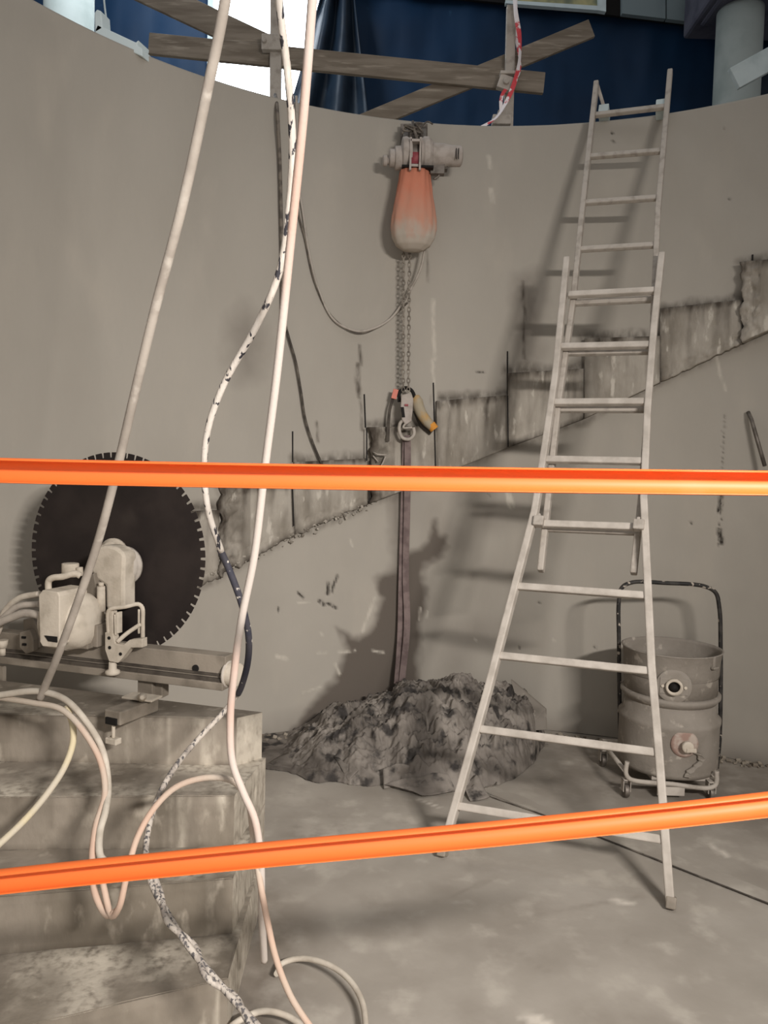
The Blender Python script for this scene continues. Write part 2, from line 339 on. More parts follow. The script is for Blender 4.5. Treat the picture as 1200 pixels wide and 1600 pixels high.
    sm = [True]*len(q)
    for j in range(n-1):
        q.append([ob+j, ob+j+1, ob+n+j+1, ob+n+j]); sm.append(True)
        q.append([idx[-1, j], ob+n+j, ob+n+j+1, idx[-1, j+1]]); sm.append(False)
    for j in (0, n-1):
        q.append([idx[i, j] for i in range(m)]+[ob+n+j, ob+j]); sm.append(False)
    b.v = V3.tolist(); b.f = [tuple(x) for x in q]; b.sm = sm
    me = bpy.data.meshes.new('wall_round'); me.from_pydata(b.v, [], b.f); me.polygons.foreach_set('use_smooth', sm); me.materials.append(CONC); me.update()
    o = bpy.data.objects.new('wall_round', me); COL.objects.link(o); struct(o); ORG[o.name] = np.zeros(3)
    z = np.zeros(2*n); setattrs(o, {k: np.concatenate([a.ravel(), z]) for k, a in dict(stain_shade=st, grime_shade=g, pale=pale, pit=pit).items()})
    return o
wall = build_wall()
def wallstrip(mb, x0, y0, x1, y1, wpx, dep=.001):
    a, b = W(x0, y0, RW-dep), W(x1, y1, RW-dep); t = toUV((a+b)/2)[0]; tang = np.array([-math.sin(t), math.cos(t), 0]); nrm = np.array([-math.cos(t), -math.sin(t), 0])
    mb.beam(a+nrm*.002, b+nrm*.002, wpx, .008, tang)
cuts = MB()
for a in [(677, 598, 679, 668), (793, 549, 793, 620), (457, 674, 457, 722), (569, 616, 571, 668), (340, 740, 340, 760), (1176, 398, 1176, 416)]:
    wallstrip(cuts, *a, .0075)
cuts.build('saw_cut', DARK, wall)

def stump(i, s):
    xl, xr, tl, tr, bl, br, pr = s; nu = 44; nv = 40; V3 = []; G = []
    rough_left = i in (1, 3, 8); c = WU(xl, tl)
    for j in range(nv):
        for k in range(nu):
            fu, fv = k/(nu-1), j/(nv-1)
            x = xl+(xr-xl)*fu; yb = bl+(br-bl)*fu; yt = tl+(tr-tl)*fu
            if i in (0, 1, 2): yb += 5*fbm(x*.06, i, 3)      # ragged lower edge
            if i == 7: yb += 4*fbm(x*.08, i, 2)
            y = yb+(yt-yb)*fv
            if rough_left: x += 7*fbm(y*.05, i*5, 1)*(1-fu)**6
            u, v = WU(x, y); t = u/RW
            edge = min(fu, 1-fu, fv*1.0, 1-fv)*1.0
            amp = .0025 + (.012 if fv < .2 and i in (0, 1, 2, 7) else 0) + (.018 if rough_left and fu < .3 else 0)
            d = pr + amp*fbm(u*24, v*24, i) + .004*fbm(u*5, v*5, i)
            V3.append(frUV(t, v, RW-max(d, .006)))
            grime_shade = .95*max(0, 1-(1-fv)/.14) + .8*max(0, 1-fv/.1)*(i in (0, 1, 2, 5)) + .65*max(0, 1-fu/.1) + .5*max(0, 1-(1-fu)/.06)
            grime_shade += .7*max(0, fbm(u*22, v*2.5, 4))*(.3+fv) + (.5 if i == 3 and fu < .35 else 0) + (.35 if i == 1 and fu < .4 else 0)
            G.append(grime_shade)
    nf = len(V3); idx = lambda j, k: j*nu+k
    fs = [(idx(j, k), idx(j, k+1), idx(j+1, k+1), idx(j+1, k)) for j in range(nv-1) for k in range(nu-1)]; sm = [True]*len(fs)
    ring = [idx(0, k) for k in range(nu)]+[idx(j, nu-1) for j in range(1, nv)]+[idx(nv-1, k) for k in range(nu-2, -1, -1)]+[idx(j, 0) for j in range(nv-2, 0, -1)]
    for r in ring:
        p = V3[r]; t, z = toUV(p); V3.append(frUV(t, z, RW+.01)); G.append(.75)
    n = len(ring)
    for a in range(n): fs.append((ring[a], ring[(a+1) % n], nf+(a+1) % n, nf+a)); sm.append(False)
    mb = MB(); mb.add(V3, fs, sm); o = mb.build('trim_%d' % (i+1), STUMP, base=(0, 0, 0)); setattrs(o, {'grime_shade': np.array(G)}); struct(o)
    return o
for i, s in enumerate(STUMPS): stump(i, s)
# dark joints between neighbouring remains
jt = MB()
for a in [(457, 758, 459, 822), (577, 720, 577, 784), (679, 668, 681, 745), (793, 618, 794, 698), (1161, 470, 1161, 532), (573, 668, 573, 720)]:
    p, q = W(a[0], a[1], RW-.054), W(a[2], a[3], RW-.054); t = toUV(p)[0]
    jt.beam(p, q, .007, .006, (-math.sin(t), math.cos(t), 0))
jt.build('saw_cut', DARK, wall)
# rough ledge of broken concrete under the two lowest remains
rg = MB()
for k in range(150):
    x = random.uniform(330, 590); y = np.interp(x, [330, 458, 577], [900, 838, 786])+random.gauss(0, 4); s = random.uniform(.006, .02)
    p = W(x, y, RW-random.uniform(.005, .03)); ph = random.uniform(0, 3)
    ax = Matrix.Rotation(ph, 3, Vector((random.random(), random.random(), random.random()+.1)).normalized()); rg.box(p, (s, s*.8, s*.6), np.array(ax))
struct(rg.build('trim_10', STUMP))

# ------------------------------------------------------------------ floor
def build_floor():
    xs = np.linspace(-3.2, 4.2, 300); ys = np.linspace(-1.2, 5.4, 300); X, Y = np.meshgrid(xs, ys)
    Xw = X+(vn(X, Y, 5, 21)-.5)*.16; Yw = Y+(vn(X, Y, 5, 22)-.5)*.16
    P = lambda L: [tuple(F(*q)[:2]) for q in L]
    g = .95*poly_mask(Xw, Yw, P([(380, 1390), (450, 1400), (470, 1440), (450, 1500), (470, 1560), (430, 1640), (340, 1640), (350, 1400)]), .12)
    g = np.maximum(g, .55*poly_mask(Xw, Yw, P([(840, 1150), (970, 1150), (975, 1240), (860, 1220)]), .2))  # floor darker left of the drum
    g = np.maximum(g, .6*poly_mask(Xw, Yw, P([(830, 1150), (1320, 1190), (1320, 1330), (1100, 1300), (820, 1235)]), .35))  # shade over the right floor, painted in as darker colour
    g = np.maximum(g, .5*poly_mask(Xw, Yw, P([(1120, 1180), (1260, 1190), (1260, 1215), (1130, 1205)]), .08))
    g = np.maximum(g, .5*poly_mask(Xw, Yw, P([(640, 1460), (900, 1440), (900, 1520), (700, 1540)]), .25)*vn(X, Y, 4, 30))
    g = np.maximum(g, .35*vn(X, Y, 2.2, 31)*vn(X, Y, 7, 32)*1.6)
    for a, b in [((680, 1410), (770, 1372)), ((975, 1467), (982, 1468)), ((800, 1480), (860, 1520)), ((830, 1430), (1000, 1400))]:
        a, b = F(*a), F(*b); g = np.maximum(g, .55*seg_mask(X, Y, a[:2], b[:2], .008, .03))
    pl = .6*poly_mask(Xw, Yw, P([(440, 1230), (640, 1290), (560, 1340), (430, 1340)]), .2)*vn(X, Y, 5, 33)
    for a, b, r in [((955, 1405), (975, 1412), .02), ((840, 1595), (850, 1600), .03), ((470, 1340), (480, 1360), .01), ((640, 1250), (690, 1265), .015), ((1130, 1330), (1150, 1340), .03)]:
        a, b = F(*a), F(*b); pl = np.maximum(pl, .9*seg_mask(Xw, Yw, a[:2], b[:2], r, .02))
    Z = (vn(X, Y, 3, 40)-.5)*.006-.003
    n, m = X.shape; V3 = np.stack([X, Y, Z], -1).reshape(-1, 3); idx = np.arange(n*m).reshape(n, m)
    q = np.stack([idx[:-1, :-1], idx[:-1, 1:], idx[1:, 1:], idx[1:, :-1]], -1).reshape(-1, 4).tolist(); sm = [True]*len(q)
    ring = list(idx[0, :])+list(idx[1:, -1])+list(idx[-1, -2::-1])+list(idx[-2:0:-1, 0]); bot = V3[ring].copy(); bot[:, 2] = -.2; nf = n*m
    L = len(ring)
    for a in range(L): q.append([ring[a], nf+a, nf+(a+1) % L, ring[(a+1) % L]]); sm.append(False)
    q.append([nf+a for a in range(L)]); sm.append(False)
    me = bpy.data.meshes.new('floor'); me.from_pydata(np.vstack([V3, bot]).tolist(), [], [tuple(int(i) for i in x) for x in q]); me.polygons.foreach_set('use_smooth', sm)
    me.materials.append(FLOORM); me.update(); o = bpy.data.objects.new('floor', me); COL.objects.link(o); struct(o)
    z = np.zeros(L); setattrs(o, {'grime_shade': np.concatenate([g.ravel(), z]), 'pale': np.concatenate([pl.ravel(), z])})
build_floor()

# ------------------------------------------------------------------ upper level: slab, blue-sheeted wall, window
sl = MB(); ths = np.radians(np.linspace(20, 160, 60)); Ri = RW+.2
inner = [(CX+Ri*math.cos(t), CY+Ri*math.sin(t)) for t in ths]; outer = [(CX+np.clip(5.6*math.cos(t)*1.2, -6.2, 6.2), 8.2) for t in ths]
for z, k in ((2.95, 0), (2.75, 1)): pass
n = len(ths); vs = [(x, y, 2.95) for x, y in inner]+[(x, y, 2.95) for x, y in outer]+[(x, y, 2.75) for x, y in inner]+[(x, y, 2.75) for x, y in outer]
fs = []
for i in range(n-1):
    fs += [(i, i+1, n+i+1, n+i), (2*n+i, 3*n+i, 3*n+i+1, 2*n+i+1), (i, 2*n+i, 2*n+i+1, i+1), (n+i, n+i+1, 3*n+i+1, 3*n+i)]
fs += [(0, n, 3*n, 2*n), (n-1, 3*n-1, 4*n-1, 2*n-1)]
sl.add(vs, fs); struct(sl.build('floor_upper', FLOORM))
YB = 7.4
wx0, wx1 = D(329, 60, YB)[0], D(512, 60, YB)[0]; wz0, wz1 = D(400, 175, YB)[2], 6.6
# blue wall with hanging folds, window opening left free
def blue():
    mb = MB(); xs = np.linspace(-5.6, 6.4, 241); zs = np.linspace(2.95, 7.0, 50); nx, nz = len(xs), len(zs); V3 = []
    for z in zs:
        for x in xs: V3.append((x, YB+.05*fbm(x*1.1, 0, z*.5)+.02*fbm(x*5, 2, z*1.2), z))
    fs = []
    for j in range(nz-1):
        for i in range(nx-1):
            xc, zc = (xs[i]+xs[i+1])/2, (zs[j]+zs[j+1])/2
            if wx0-.02 < xc < wx1+.02 and wz0-.03 < zc < wz1+.03: continue
            ztop = 6.05 + .0*xc
            fs.append((j*nx+i, j*nx+i+1, (j+1)*nx+i+1, (j+1)*nx+i))
    mb.add(V3, fs, True); o = mb.build('wall_rear', BLUE, base=(0, 0, 0)); s = o.modifiers.new('s', 'SOLIDIFY'); s.thickness = .04; s.offset = 1; struct(o)
blue()
wd = thing('window_1', None, None, ((wx0+wx1)/2, YB, wz0)); wd['kind'] = 'structure'
b = MB(); b.box(((wx0+wx1)/2, YB+.12, (wz0+wz1)/2), (wx1-wx0, .02, wz1-wz0)); b.build('pane', GLOW, wd)
b = MB()
for x in (wx0, wx1): b.box((x, YB+.06, (wz0+wz1)/2), (.05, .16, wz1-wz0+.05))
for z in (wz0, wz1): b.box(((wx0+wx1)/2, YB+.06, z), (wx1-wx0+.05, .16, .05))
b.build('window_frame', WHITEP, wd)
# upper strip right: yellowed glazing, dark gap, grey panels
def panel(mb, px, Y=YB-.16, th=.05): mb.prism([D(x, y, Y) for x, y in px], (0, th, 0)); return mb
w2 = thing('window_2', None, None, tuple(D(880, 0, YB+.02))); w2['kind'] = 'structure'
panel(MB(), [(790, -60), (935, -60), (935, 9), (790, 0)], YB-.12, .03).build('pane', YELW, w2)
fr = MB(); panel(fr, [(790, 0), (935, 9), (935, 16), (790, 5)], YB-.16); panel(fr, [(935, -60), (947, -60), (947, 18), (935, 16)], YB-.16); fr.build('window_frame', WHITEP, w2)
p = panel(MB(), [(972, -60), (1040, -60), (1040, 29), (972, 21)], YB-.16); panel(p, [(1042, -60), (1130, -60), (1130, 40), (1042, 29.5)], YB-.16)
struct(p.build('trim_11', PANEL))
p = panel(MB(), [(500, -90), (1400, -90), (1400, 40), (1190, 60), (1125, 44), (960, 24), (780, 4), (600, -14), (500, -20)], YB-.10, .03); struct(p.build('trim_12', DARK))
p = panel(MB(), [(1185, 88), (1300, 90), (1300, 200), (1190, 180)], 7.0); tag(p.build('hoarding', DKTARP), 'dark panel right behind the round column at top right', 'hoarding')
# beam over the right column
zcol = D(1152, 14, 6.6)[2]; xb = D(1100, 20, 6.6)[0]
p = MB(); p.box((xb+1.4, 6.7, zcol+.3), (2.8, .75, .6)); p.box((xb+.33, 6.6, zcol+.02), (.55, .5, .08)); struct(p.build('trim_13', PURP, bevel=.03))

def col(xc, ybase, Y, wpx, label):
    c = D(xc, ybase, Y); r = wpx/1200*Y/2; mb = MB(); mb.lathe((c[0], c[1], 2.95), [(r, 0), (r, zcol-2.95 if wpx < 69 else 3.2)], n=48)
    cap = None; o = mb.build('round_column', COLM); return tag(o, label, 'column')
col(1152, 120, 6.6, 67, 'pale grey round column rising behind the wall at top right')
col(108, 20, 6.3, 72, 'pale round column at the top left beside the white plastic bracket')

# ------------------------------------------------------------------ timber guard rails and posts above the wall
def board(a, b, wpx, Y0, Y1, th, m, name, label, cat='plank'):
    A, B = D(*a, Y0), D(*b, Y1); wd_ = wpx/1200*(Y0+Y1)/2; mb = MB(); d = (B-A)/np.linalg.norm(B-A)
    up = np.cross(np.array([0, 1., 0]), d); up /= np.linalg.norm(up); mb.beam(A, B, th, wd_, (0, 1, 0))
    o = mb.build(name, m, bevel=.004); return tag(o, label, cat)
board((233, 69), (850, 131), 31, 5.2875, 5.2875, .035, TIMB, 'timber_plank', 'long horizontal timber guard board crossing in front of the bright window')
board((560, 196), (924, 45), 27, 5.32, 5.32, .03, TIMB, 'timber_plank', 'short diagonal timber board rising to the right behind the upright post')
board((205, -25), (436, 84), 38, 5.32, 5.32, .03, TIMB, 'timber_plank', 'timber board sloping down from the top edge in front of the bright window')
board((1146, 124), (1290, 45), 33, 4.9, 4.9, .04, WHITEB, 'timber_plank', 'pale whitish board sticking in from the right edge beside the round column')
b = MB(); P0, P1 = D(795, 215, 5.25), D(799, 10, 5.25); P0[2] = 2.95; b.beam(P0, P1, .062, .04, (1, 0, 0))
g1 = thing('guard_post', 'upright pale guard post with clamp at the end of the long board', 'post', tuple(P0))
b.build('upright', ALU2, g1, bevel=.004)
c = D(790, 131, 5.2); b = MB(); b.box(c, (.10, .05, .09), ((.95, 0, -.3), (0, 1, 0), (.3, 0, .95))); b.cyl(c+[0, -.05, 0], c+[0, .03, 0], .02); b.box(c+[.02, -.005, .06], (.12, .06, .02)); b.build('clamp', ALU, g1, bevel=.004)
c = D(783, 190, 5.2); b = MB(); b.box(c, (.12, .08, .06)); b.box(c+[0, 0, .04], (.05, .05, .05)); b.build('foot_bracket', ALU2, g1, bevel=.004)
b = MB(); P0, P1 = D(434, 150, 5.25), D(432, -60, 5.25); P0[2] = 2.95; b.beam(P0, P1, .075, .04, (1, 0, 0))
g2 = thing('guard_post', 'upright grey guard post standing in front of the bright window', 'post', tuple(P0))
b.build('upright', ALU2, g2, bevel=.004); c = D(426, 68, 5.22); b = MB(); b.box(c, (.14, .05, .1)); b.cyl(c+[-.05, -.05, 0], c+[-.05, .03, 0], .016); b.build('clamp', ALU2, g2, bevel=.004)
# red and white tape on the post
def ribbon(mb, P, wdt, twist, side=(1, 0, 0), th=.0015, step=.03):
    S = spline(P, step); n = len(S); V3 = []
    for i, p in enumerate(S):
        t = S[min(i+1, n-1)]-S[max(i-1, 0)]; t /= np.linalg.norm(t); sd = np.array(side, float); sd -= t*np.dot(sd, t); sd /= np.linalg.norm(sd); q = np.cross(t, sd)
        a = twist(i/(n-1)); w_ = math.cos(a)*sd+math.sin(a)*q; nn = np.cross(t, w_)
        for s1, s2 in ((-1, -1), (1, -1), (1, 1), (-1, 1)): V3.append(p+w_*wdt/2*s1+nn*th/2*s2)
    fs = []
    for i in range(n-1):
        for k in range(4): fs.append((i*4+k, i*4+(k+1) % 4, (i+1)*4+(k+1) % 4, (i+1)*4+k))
    fs += [(3, 2, 1, 0), tuple(range(4*n-4, 4*n))]; mb.add(V3, fs, False); return mb
b = MB(); ribbon(b, [D(802, -40, 5.17), D(806, 20, 5.17), D(812, 60, 5.17), D(811, 100, 5.15), D(800, 140, 5.14), D(788, 165, 5.14), D(775, 184, 5.13), D(752, 199, 5.12)], .03, lambda t: .9*math.sin(t*9))
ribbon(b, [D(806, -40, 5.28), D(807, 60, 5.28), D(812, 110, 5.24), D(784, 150, 5.16), D(783, 175, 5.15)], .022, lambda t: .8*math.sin(t*6+1))
tag(b.build('barrier_tape', REDW), 'red and white barrier tape dangling down the upright guard post', 'tape')
# dark sheet hanging beside the window
def dark_sheet():
    mb = MB(); rows = 26; cols = 20; V3 = []
    for j in range(rows):
        f = j/(rows-1); y = -60+f*260; xl = 515-f*70; xr = 548+f*30
        for i in range(cols):
            g = i/(cols-1); x = xl+(xr-xl)*g; q = D(x, y, 7.12+.07*math.sin(g*15+f*2)+.05*fbm(g*3, f*3, 2)); V3.append(q)
    fs = [(j*cols+i, j*cols+i+1, (j+1)*cols+i+1, (j+1)*cols+i) for j in range(rows-1) for i in range(cols-1)]
    mb.add(V3, fs, True); o = mb.build('hanging_sheet', DKTARP); s = o.modifiers.new('s', 'SOLIDIFY'); s.thickness = .01
    tag(o, 'dark folded plastic sheet hanging along the right edge of the bright window', 'sheet')
dark_sheet()
# white plastic bracket lying on the wall rim, top left
wb = thing('plastic_bracket', 'white plastic angle bracket lying on the wall rim at top left', 'bracket', tuple(W(185, 70, RW+.05)))
b = MB(); Yb = W(185, 70, RW+.06)[1]; b.prism([D(x, y, Yb) for x, y in [(148, 47), (152, 38), (212, 66), (216, 62), (214, 70), (222, 76), (222, 88), (150, 56)]], (.03, .10, 0)); b.build('tray', WHITEP, wb, bevel=.006)
b = MB(); b.prism([D(x, y, Yb) for x, y in [(148, 52), (147, 20), (151, 14), (158, 17), (160, 45)]], (.02, .08, 0)); b.build('upright', WHITEP, wb, bevel=.006)
b = MB(); b.tube(spline([D(160, -30, 5.0), D(163, 5, 5.0), D(166, 30, 5.0)]), .006, 6); tag(b.build('string', WHITEP), 'thin pale cord hanging above the white plastic bracket', 'string')

# ------------------------------------------------------------------ concrete stair block
def stair():
    st = thing('concrete_stair', 'dusty concrete stair of four winding steps at lower left', 'stairs', (-1.0, 2.6, 0))
    lv = [(.72, (0, 1115), (370, 1122)), (.54, (0, 1245), (366, 1243)), (.36, (0, 1400), (364, 1372)), (.18, (0, 1612), (356, 1528))]
    A = F(410, 1113, .72)[:2]; BL = F(0, 1063, .72)[:2]; BLx = A+(BL-A)*1.27
    for k, (z, l, r) in enumerate(lv):
        FL, FR = F(*l, z)[:2], F(*r, z)[:2]; FLx = FR+(FL-FR)*1.42
        zb = z-.18; back = np.array([-.43, 2.9]) if k else A
        if k == 0: front = [FLx, FR, A]; 
        else: front = [FLx, FR, back]
        # grid front riser + tread, displaced
        poly = [FLx, FR, back, BLx]
        mb = MB(); G = []; PLE = []
        def wallgrid(P, Q, z0, z1, nx, nz, nrm):
            V3 = []
            for j in range(nz):
                for i in range(nx):
                    fx, fz = i/(nx-1), j/(nz-1); p = P+(Q-P)*fx; zz = z0+(z1-z0)*fz
                    e = .004*fbm(p[0]*9, p[1]*9, zz*9)+.002*fbm(p[0]*40, p[1]*40, zz*40)
                    if fz > .93: e -= .004
                    e *= (1 if 0 < i < nx-1 else 0) 
                    V3.append((p[0]+nrm[0]*e, p[1]+nrm[1]*e, zz))
                    streak = max(0, fbm(p[0]*28+k*7, p[1]*28, zz*1.5))
                    G.append(1.1*max(0, fz-.55)*max(0, .5+2*fbm(p[0]*7, 3+k, 0)) + .7*max(0, 1-fz/.12)+.4*streak*(fz > .4))
                    PLE.append(max(0, (fx-.55)*2.0)*streak*2.2*(1 if k in (0, 1) else .5))
            o = 0
            fs = [(j*nx+i, j*nx+i+1, (j+1)*nx+i+1, (j+1)*nx+i) for j in range(nz-1) for i in range(nx-1)]
            mb.add(V3, fs, True)
        def nr(P, Q): d = Q-P; n_ = np.array([d[1], -d[0]]); return n_/np.linalg.norm(n_)
        wallgrid(FLx, FR, zb, z, 90, 18, nr(FLx, FR)); g0 = len(G); wallgrid(FR, poly[2], zb, z, 24, 18, nr(FR, poly[2])); G[g0:] = [0*g_ for g_ in G[g0:]]; PLE[g0:] = [.45]*(len(PLE)-g0)  # side face kept clean and painted paler, as if lit
        wallgrid(poly[2], BLx, zb, z, 20, 6, nr(poly[2], BLx)); wallgrid(BLx, FLx, zb, z, 8, 6, nr(BLx, FLx))
        nx, ny = 90, 30; V3 = []
        for zz_, top in ((z, True), (zb, False)):
            V3 = []
            for j in range(ny):
                for i in range(nx):
                    fx, fy = i/(nx-1), j/(ny-1); p = (FLx+(FR-FLx)*fx)*(1-fy)+(BLx+(poly[2]-BLx)*fx)*fy
                    e = .003*fbm(p[0]*8, p[1]*8, z) if 0 < i < nx-1 and 0 < j < ny-1 else 0
                    V3.append((p[0], p[1], zz_+(e-(.003 if j == 0 else 0) if top else 0)))
                    G.append(.75*max(0, .45+fbm(p[0]*4, p[1]*4, k+5)) if top else 0); PLE.append(max(0, fbm(p[0]*3, p[1]*3, k+9))*1.2)
            fs = [(j*nx+i, j*nx+i+1, (j+1)*nx+i+1, (j+1)*nx+i) for j in range(ny-1) for i in range(nx-1)]
            mb.add(V3, fs, True)
        o = mb.build('step', STAIRM, st); setattrs(o, {'grime_shade': np.array(G), 'pale': np.array(PLE)})
    # broken lump at the foot of the side face
    b = MB()
    for q in range(26):
        x = random.uniform(366, 398); y = random.uniform(1330, 1480); s = random.uniform(.015, .05); p = F(x, y, .04+random.random()*.05)
        R_ = np.array(Matrix.Rotation(random.uniform(0, 3), 3, Vector((random.random(), random.random(), random.random()+.1)).normalized())); b.box((p[0]-.02, p[1]+.02, s*.4), (s, s*.8, s*.8), R_)
    tag(b.build('rubble', RUB, bevel=.004), 'small broken concrete crumbs on the floor along the stair block', 'rubble', kind='stuff')
stair()

# ------------------------------------------------------------------ wall saw on its rail
ZR = .83
RL, RR = F(-60, 1013, ZR), F(352, 1062, ZR)
ex = (RR-RL); ex[2] = 0; ex /= np.linalg.norm(ex); ey = np.array([-ex[1], ex[0], 0]); ez = np.array([0, 0, 1.])
def S(x, y, dy=0): return PL(x, y, RR+ey*dy, ey)       # point of the plane parallel to the rail, dy behind it
def saw():
    t = thing('wall_saw', 'dusty track-mounted wall saw with large dark toothed blade above the stairs', 'saw', tuple(F(215, 1100, .72)))
    # rail
    L = S(-90, 1008); Rr = S(352, 1052); up = ez
    def bar(name, z0, z1, y0, y1, m, a=L, b_=Rr, bev=.002):
        mb = MB(); a = a.copy(); b_ = b_.copy(); a[2] = b_[2] = 0
        c = (a+b_)/2+ey*(y0+y1)/2+ez*(z0+z1)/2; mb.box(c, (np.linalg.norm(b_-a), y1-y0, z1-z0), (ex, ey, ez)); return mb
    zt = S(352, 1026)[2]; zb = S(352, 1078)[2]
    ra = bar('', zb+.03, zt, 0, .07, RAILM); o = ra.build('rail', RAILM, t, bevel=.003)
    g = bar('', zb+.031, zb+.045, -.012, .0, RAILD); g2 = bar('', zb+.052, zb+.062, -.006, .0, RAILD); g.add(g2.v, g2.f); g.build('groove', RAILD, o)
    lo = bar('', zb, zb+.03, -.02, .09, RAILM); lo.build('rack', RAILM, t, bevel=.003)
    b = MB(); c = S(306, 1044); b.cyl(c-ey*.004, c+ey*.01, .014); b.build('hole', DARK, o)
    # end roller
    c = S(352, 1056); b = MB(); b.cyl(c-ex*.01+ey*.03, c+ex*.045+ey*.03, .045, n=28); b.build('end_roller', MACH, t, bevel=.004)
    b = MB(); b.lathe(c-ex*.012+ey*.03, [(.03, 0), (.052, .004), (.052, .012), (.04, .014)], ex); b.build('end_ring', ALU2, t)
    # blade
    dyb = .17; C = S(180, 866, dyb); rl = S(44, 866, dyb); rr_ = S(321, 875, dyb); rt = S(180, 711, dyb)
    rad = (np.linalg.norm(rl-rr_)/2+np.linalg.norm(rt-C))/2
    print('BLADE radius', rad, np.linalg.norm(rl-rr_)/2, np.linalg.norm(rt-C), 'C', C, 'wall r', math.hypot(*(C[:2]-[CX, CY])), 'edge', [math.hypot(q[0]-CX, q[1]-CY) for q in (rl, rr_)])
    b = MB(); nt = 66; pts = []
    for k in range(nt):
        a0 = 2*math.pi*k/nt; da = 2*math.pi/nt
        for f, r in ((0, rad-.022), (.24, rad-.022), (.27, rad), (.97, rad)): pts.append(C+(math.cos(a0+f*da)*ex+math.sin(a0+f*da)*ez)*r)
    n = len(pts); V3 = [p-ey*.003 for p in pts]+[p+ey*.003 for p in pts]+[C-ey*.003, C+ey*.003]
    fs = [(i, (i+1) % n, n+(i+1) % n, n+i) for i in range(n)]+[(2*n, (i+1) % n, i) for i in range(n)]+[(2*n+1, n+i, n+(i+1) % n) for i in range(n)]
    b.add(V3, fs); bl = b.build('blade', BLADE, t)
    b = MB(); Cd = S(192, 880, dyb); Cd = C
    b.lathe(C-ey*.03, [(.02, -.012), (.05, -.01), (.058, 0), (.058, .012), (.07, .014), (.07, .028)], ey, n=32)
    for k in range(8):
        a = k*math.pi/4; q = C+(math.cos(a)*ex+math.sin(a)*ez)*.05-ey*.035; b.cyl(q, q+ey*.01, .007, n=8)
    b.build('hub_flange', MACH, bl)
    # gearbox arm (rounded head on a vertical arm)
    def slab(name, px, dy, th, m, par=t, bev=.006): mb = MB(); mb.prism([S(x, y, dy) for x, y in px], ey*th); return mb.build(name, m, par, bevel=bev)
    arc = [(168+32*math.cos(a), 882-30*math.sin(a)) for a in np.radians(np.linspace(0, 180, 14))]
    slab('gear_arm', [(193, 952), (193, 900), *[(x-2, y) for x, y in arc[2:12]], (140, 890), (150, 905), (164, 915), (165, 952)], .04, .085, MACH, bev=.012)
    b = MB(); c = S(187, 885, .1); b.lathe(c, [(.03, 0), (.07, .005), (.075, .02), (.075, .03), (.082, .032), (.082, .045)], ey, n=32); b.build('gear_ring', ALU2, t)
    b = MB(); c0 = S(160, 958, .0); b.cyl(S(158, 955, .01), S(158, 916, .01), .018, .016); b.cyl(S(158, 916, .01), S(158, 910, .01), .011); b.build('lever', MACH, t)
    slab('gear_plate', [(133, 905), (146, 895), (151, 920), (151, 985), (133, 985)], .02, .06, RAILM, bev=.004)
    # motor: round body with flat front cap and carry handle
    b = MB(); mc0 = S(91, 966, -.06); mc1 = mc0+ex*.17
    b.lathe(mc0, [(.0, 0), (.118, 0), (.124, .006), (.124, .07), (.119, .074), (.112, .12), (.095, .15), (.06, .165), (.0, .17)], ex, n=36); mo = b.build('motor', MACH, t)
    dq = -.2
    b = MB(); b.prism([S(x, y, dq) for x, y in [(60, 930), (66, 922), (90, 925), (93, 932), (93, 1008), (88, 1012), (66, 1010), (62, 1003)]], ey*.16); b.build('motor_cap', MACH, t, bevel=.004)
    b = MB(); b.prism([S(x, y, dq-.003) for x, y in [(69, 993), (89, 995), (89, 1004), (75, 1002)]], ey*.01); b.build('slot', DARK, mo)
    b = MB(); b.tube(spline([S(76, 926, dq+.05), S(76, 908, dq+.05), S(82, 903, dq+.05), S(98, 901, dq+.06), S(118, 896, dq+.09), S(126, 900, dq+.1)], .01), .013, 10); b.build('handle', MACH, mo)
    b = MB(); b.cyl(S(110, 901, -.02), S(110, 880, -.02), .034, n=20); b.cyl(S(125, 900, -.02), S(124, 886, -.02), .014, n=12); b.build('connector', MACH, mo, bevel=.003)
    b = MB(); b.box(S(120, 1003, -.02), (.20, .12, .02), (ex, ey, ez)); b.box(S(155, 990, .0), (.06, .1, .09), (ex, ey, ez)); b.build('carriage', RAILM, t, bevel=.004)
    # guide cage
    b = MB()
    def rod(P, r=.008, dy=-.05): b.tube(spline([S(x, y, dy+d) for x, y, d in P], .01), r, 8)
    rod([(170, 990, 0), (169, 958, 0), (172, 952, 0), (196, 948, .02), (216, 944, .05), (222, 949, .06), (223, 975, .06), (223, 1010, .06)], .009)
    rod([(181, 992, 0), (180, 960, 0)], .006); rod([(217, 952, .05), (217, 990, .05)], .005)
    rod([(183, 1003, 0), (198, 990, .02), (220, 975, .05)], .009)
    b.prism([S(x, y, -.06) for x, y in [(164, 988), (176, 990), (180, 1006), (192, 1008), (202, 1000), (222, 998), (222, 1012), (204, 1012), (190, 1030), (184, 1036), (170, 1033), (164, 1015)]], ey*.035)
    b.prism([S(x, y, -.055) for x, y in [(170, 955), (176, 955), (176, 992), (170, 992)]], ey*.03)
    b.prism([S(x, y, -.055) for x, y in [(180, 957), (184, 957), (184, 990), (180, 990)]], ey*.03)
    b.build('guide_frame', MACH, t, bevel=.003)
    for x, y in [(170, 997), (171, 1012), (188, 1022)]: b = MB(); c = S(x, y, -.062); b.cyl(c, c+ey*.006, .007, n=10); b.build('bolt_hole', DARK, t)
    b = MB(); c = S(176, 1046, -.05); b.lathe(c-ez*.02, [(.026, 0), (.03, .006), (.028, .016), (.016, .022), (.015, .05)], n=20); b.build('adjusting_knob', MACH, t)
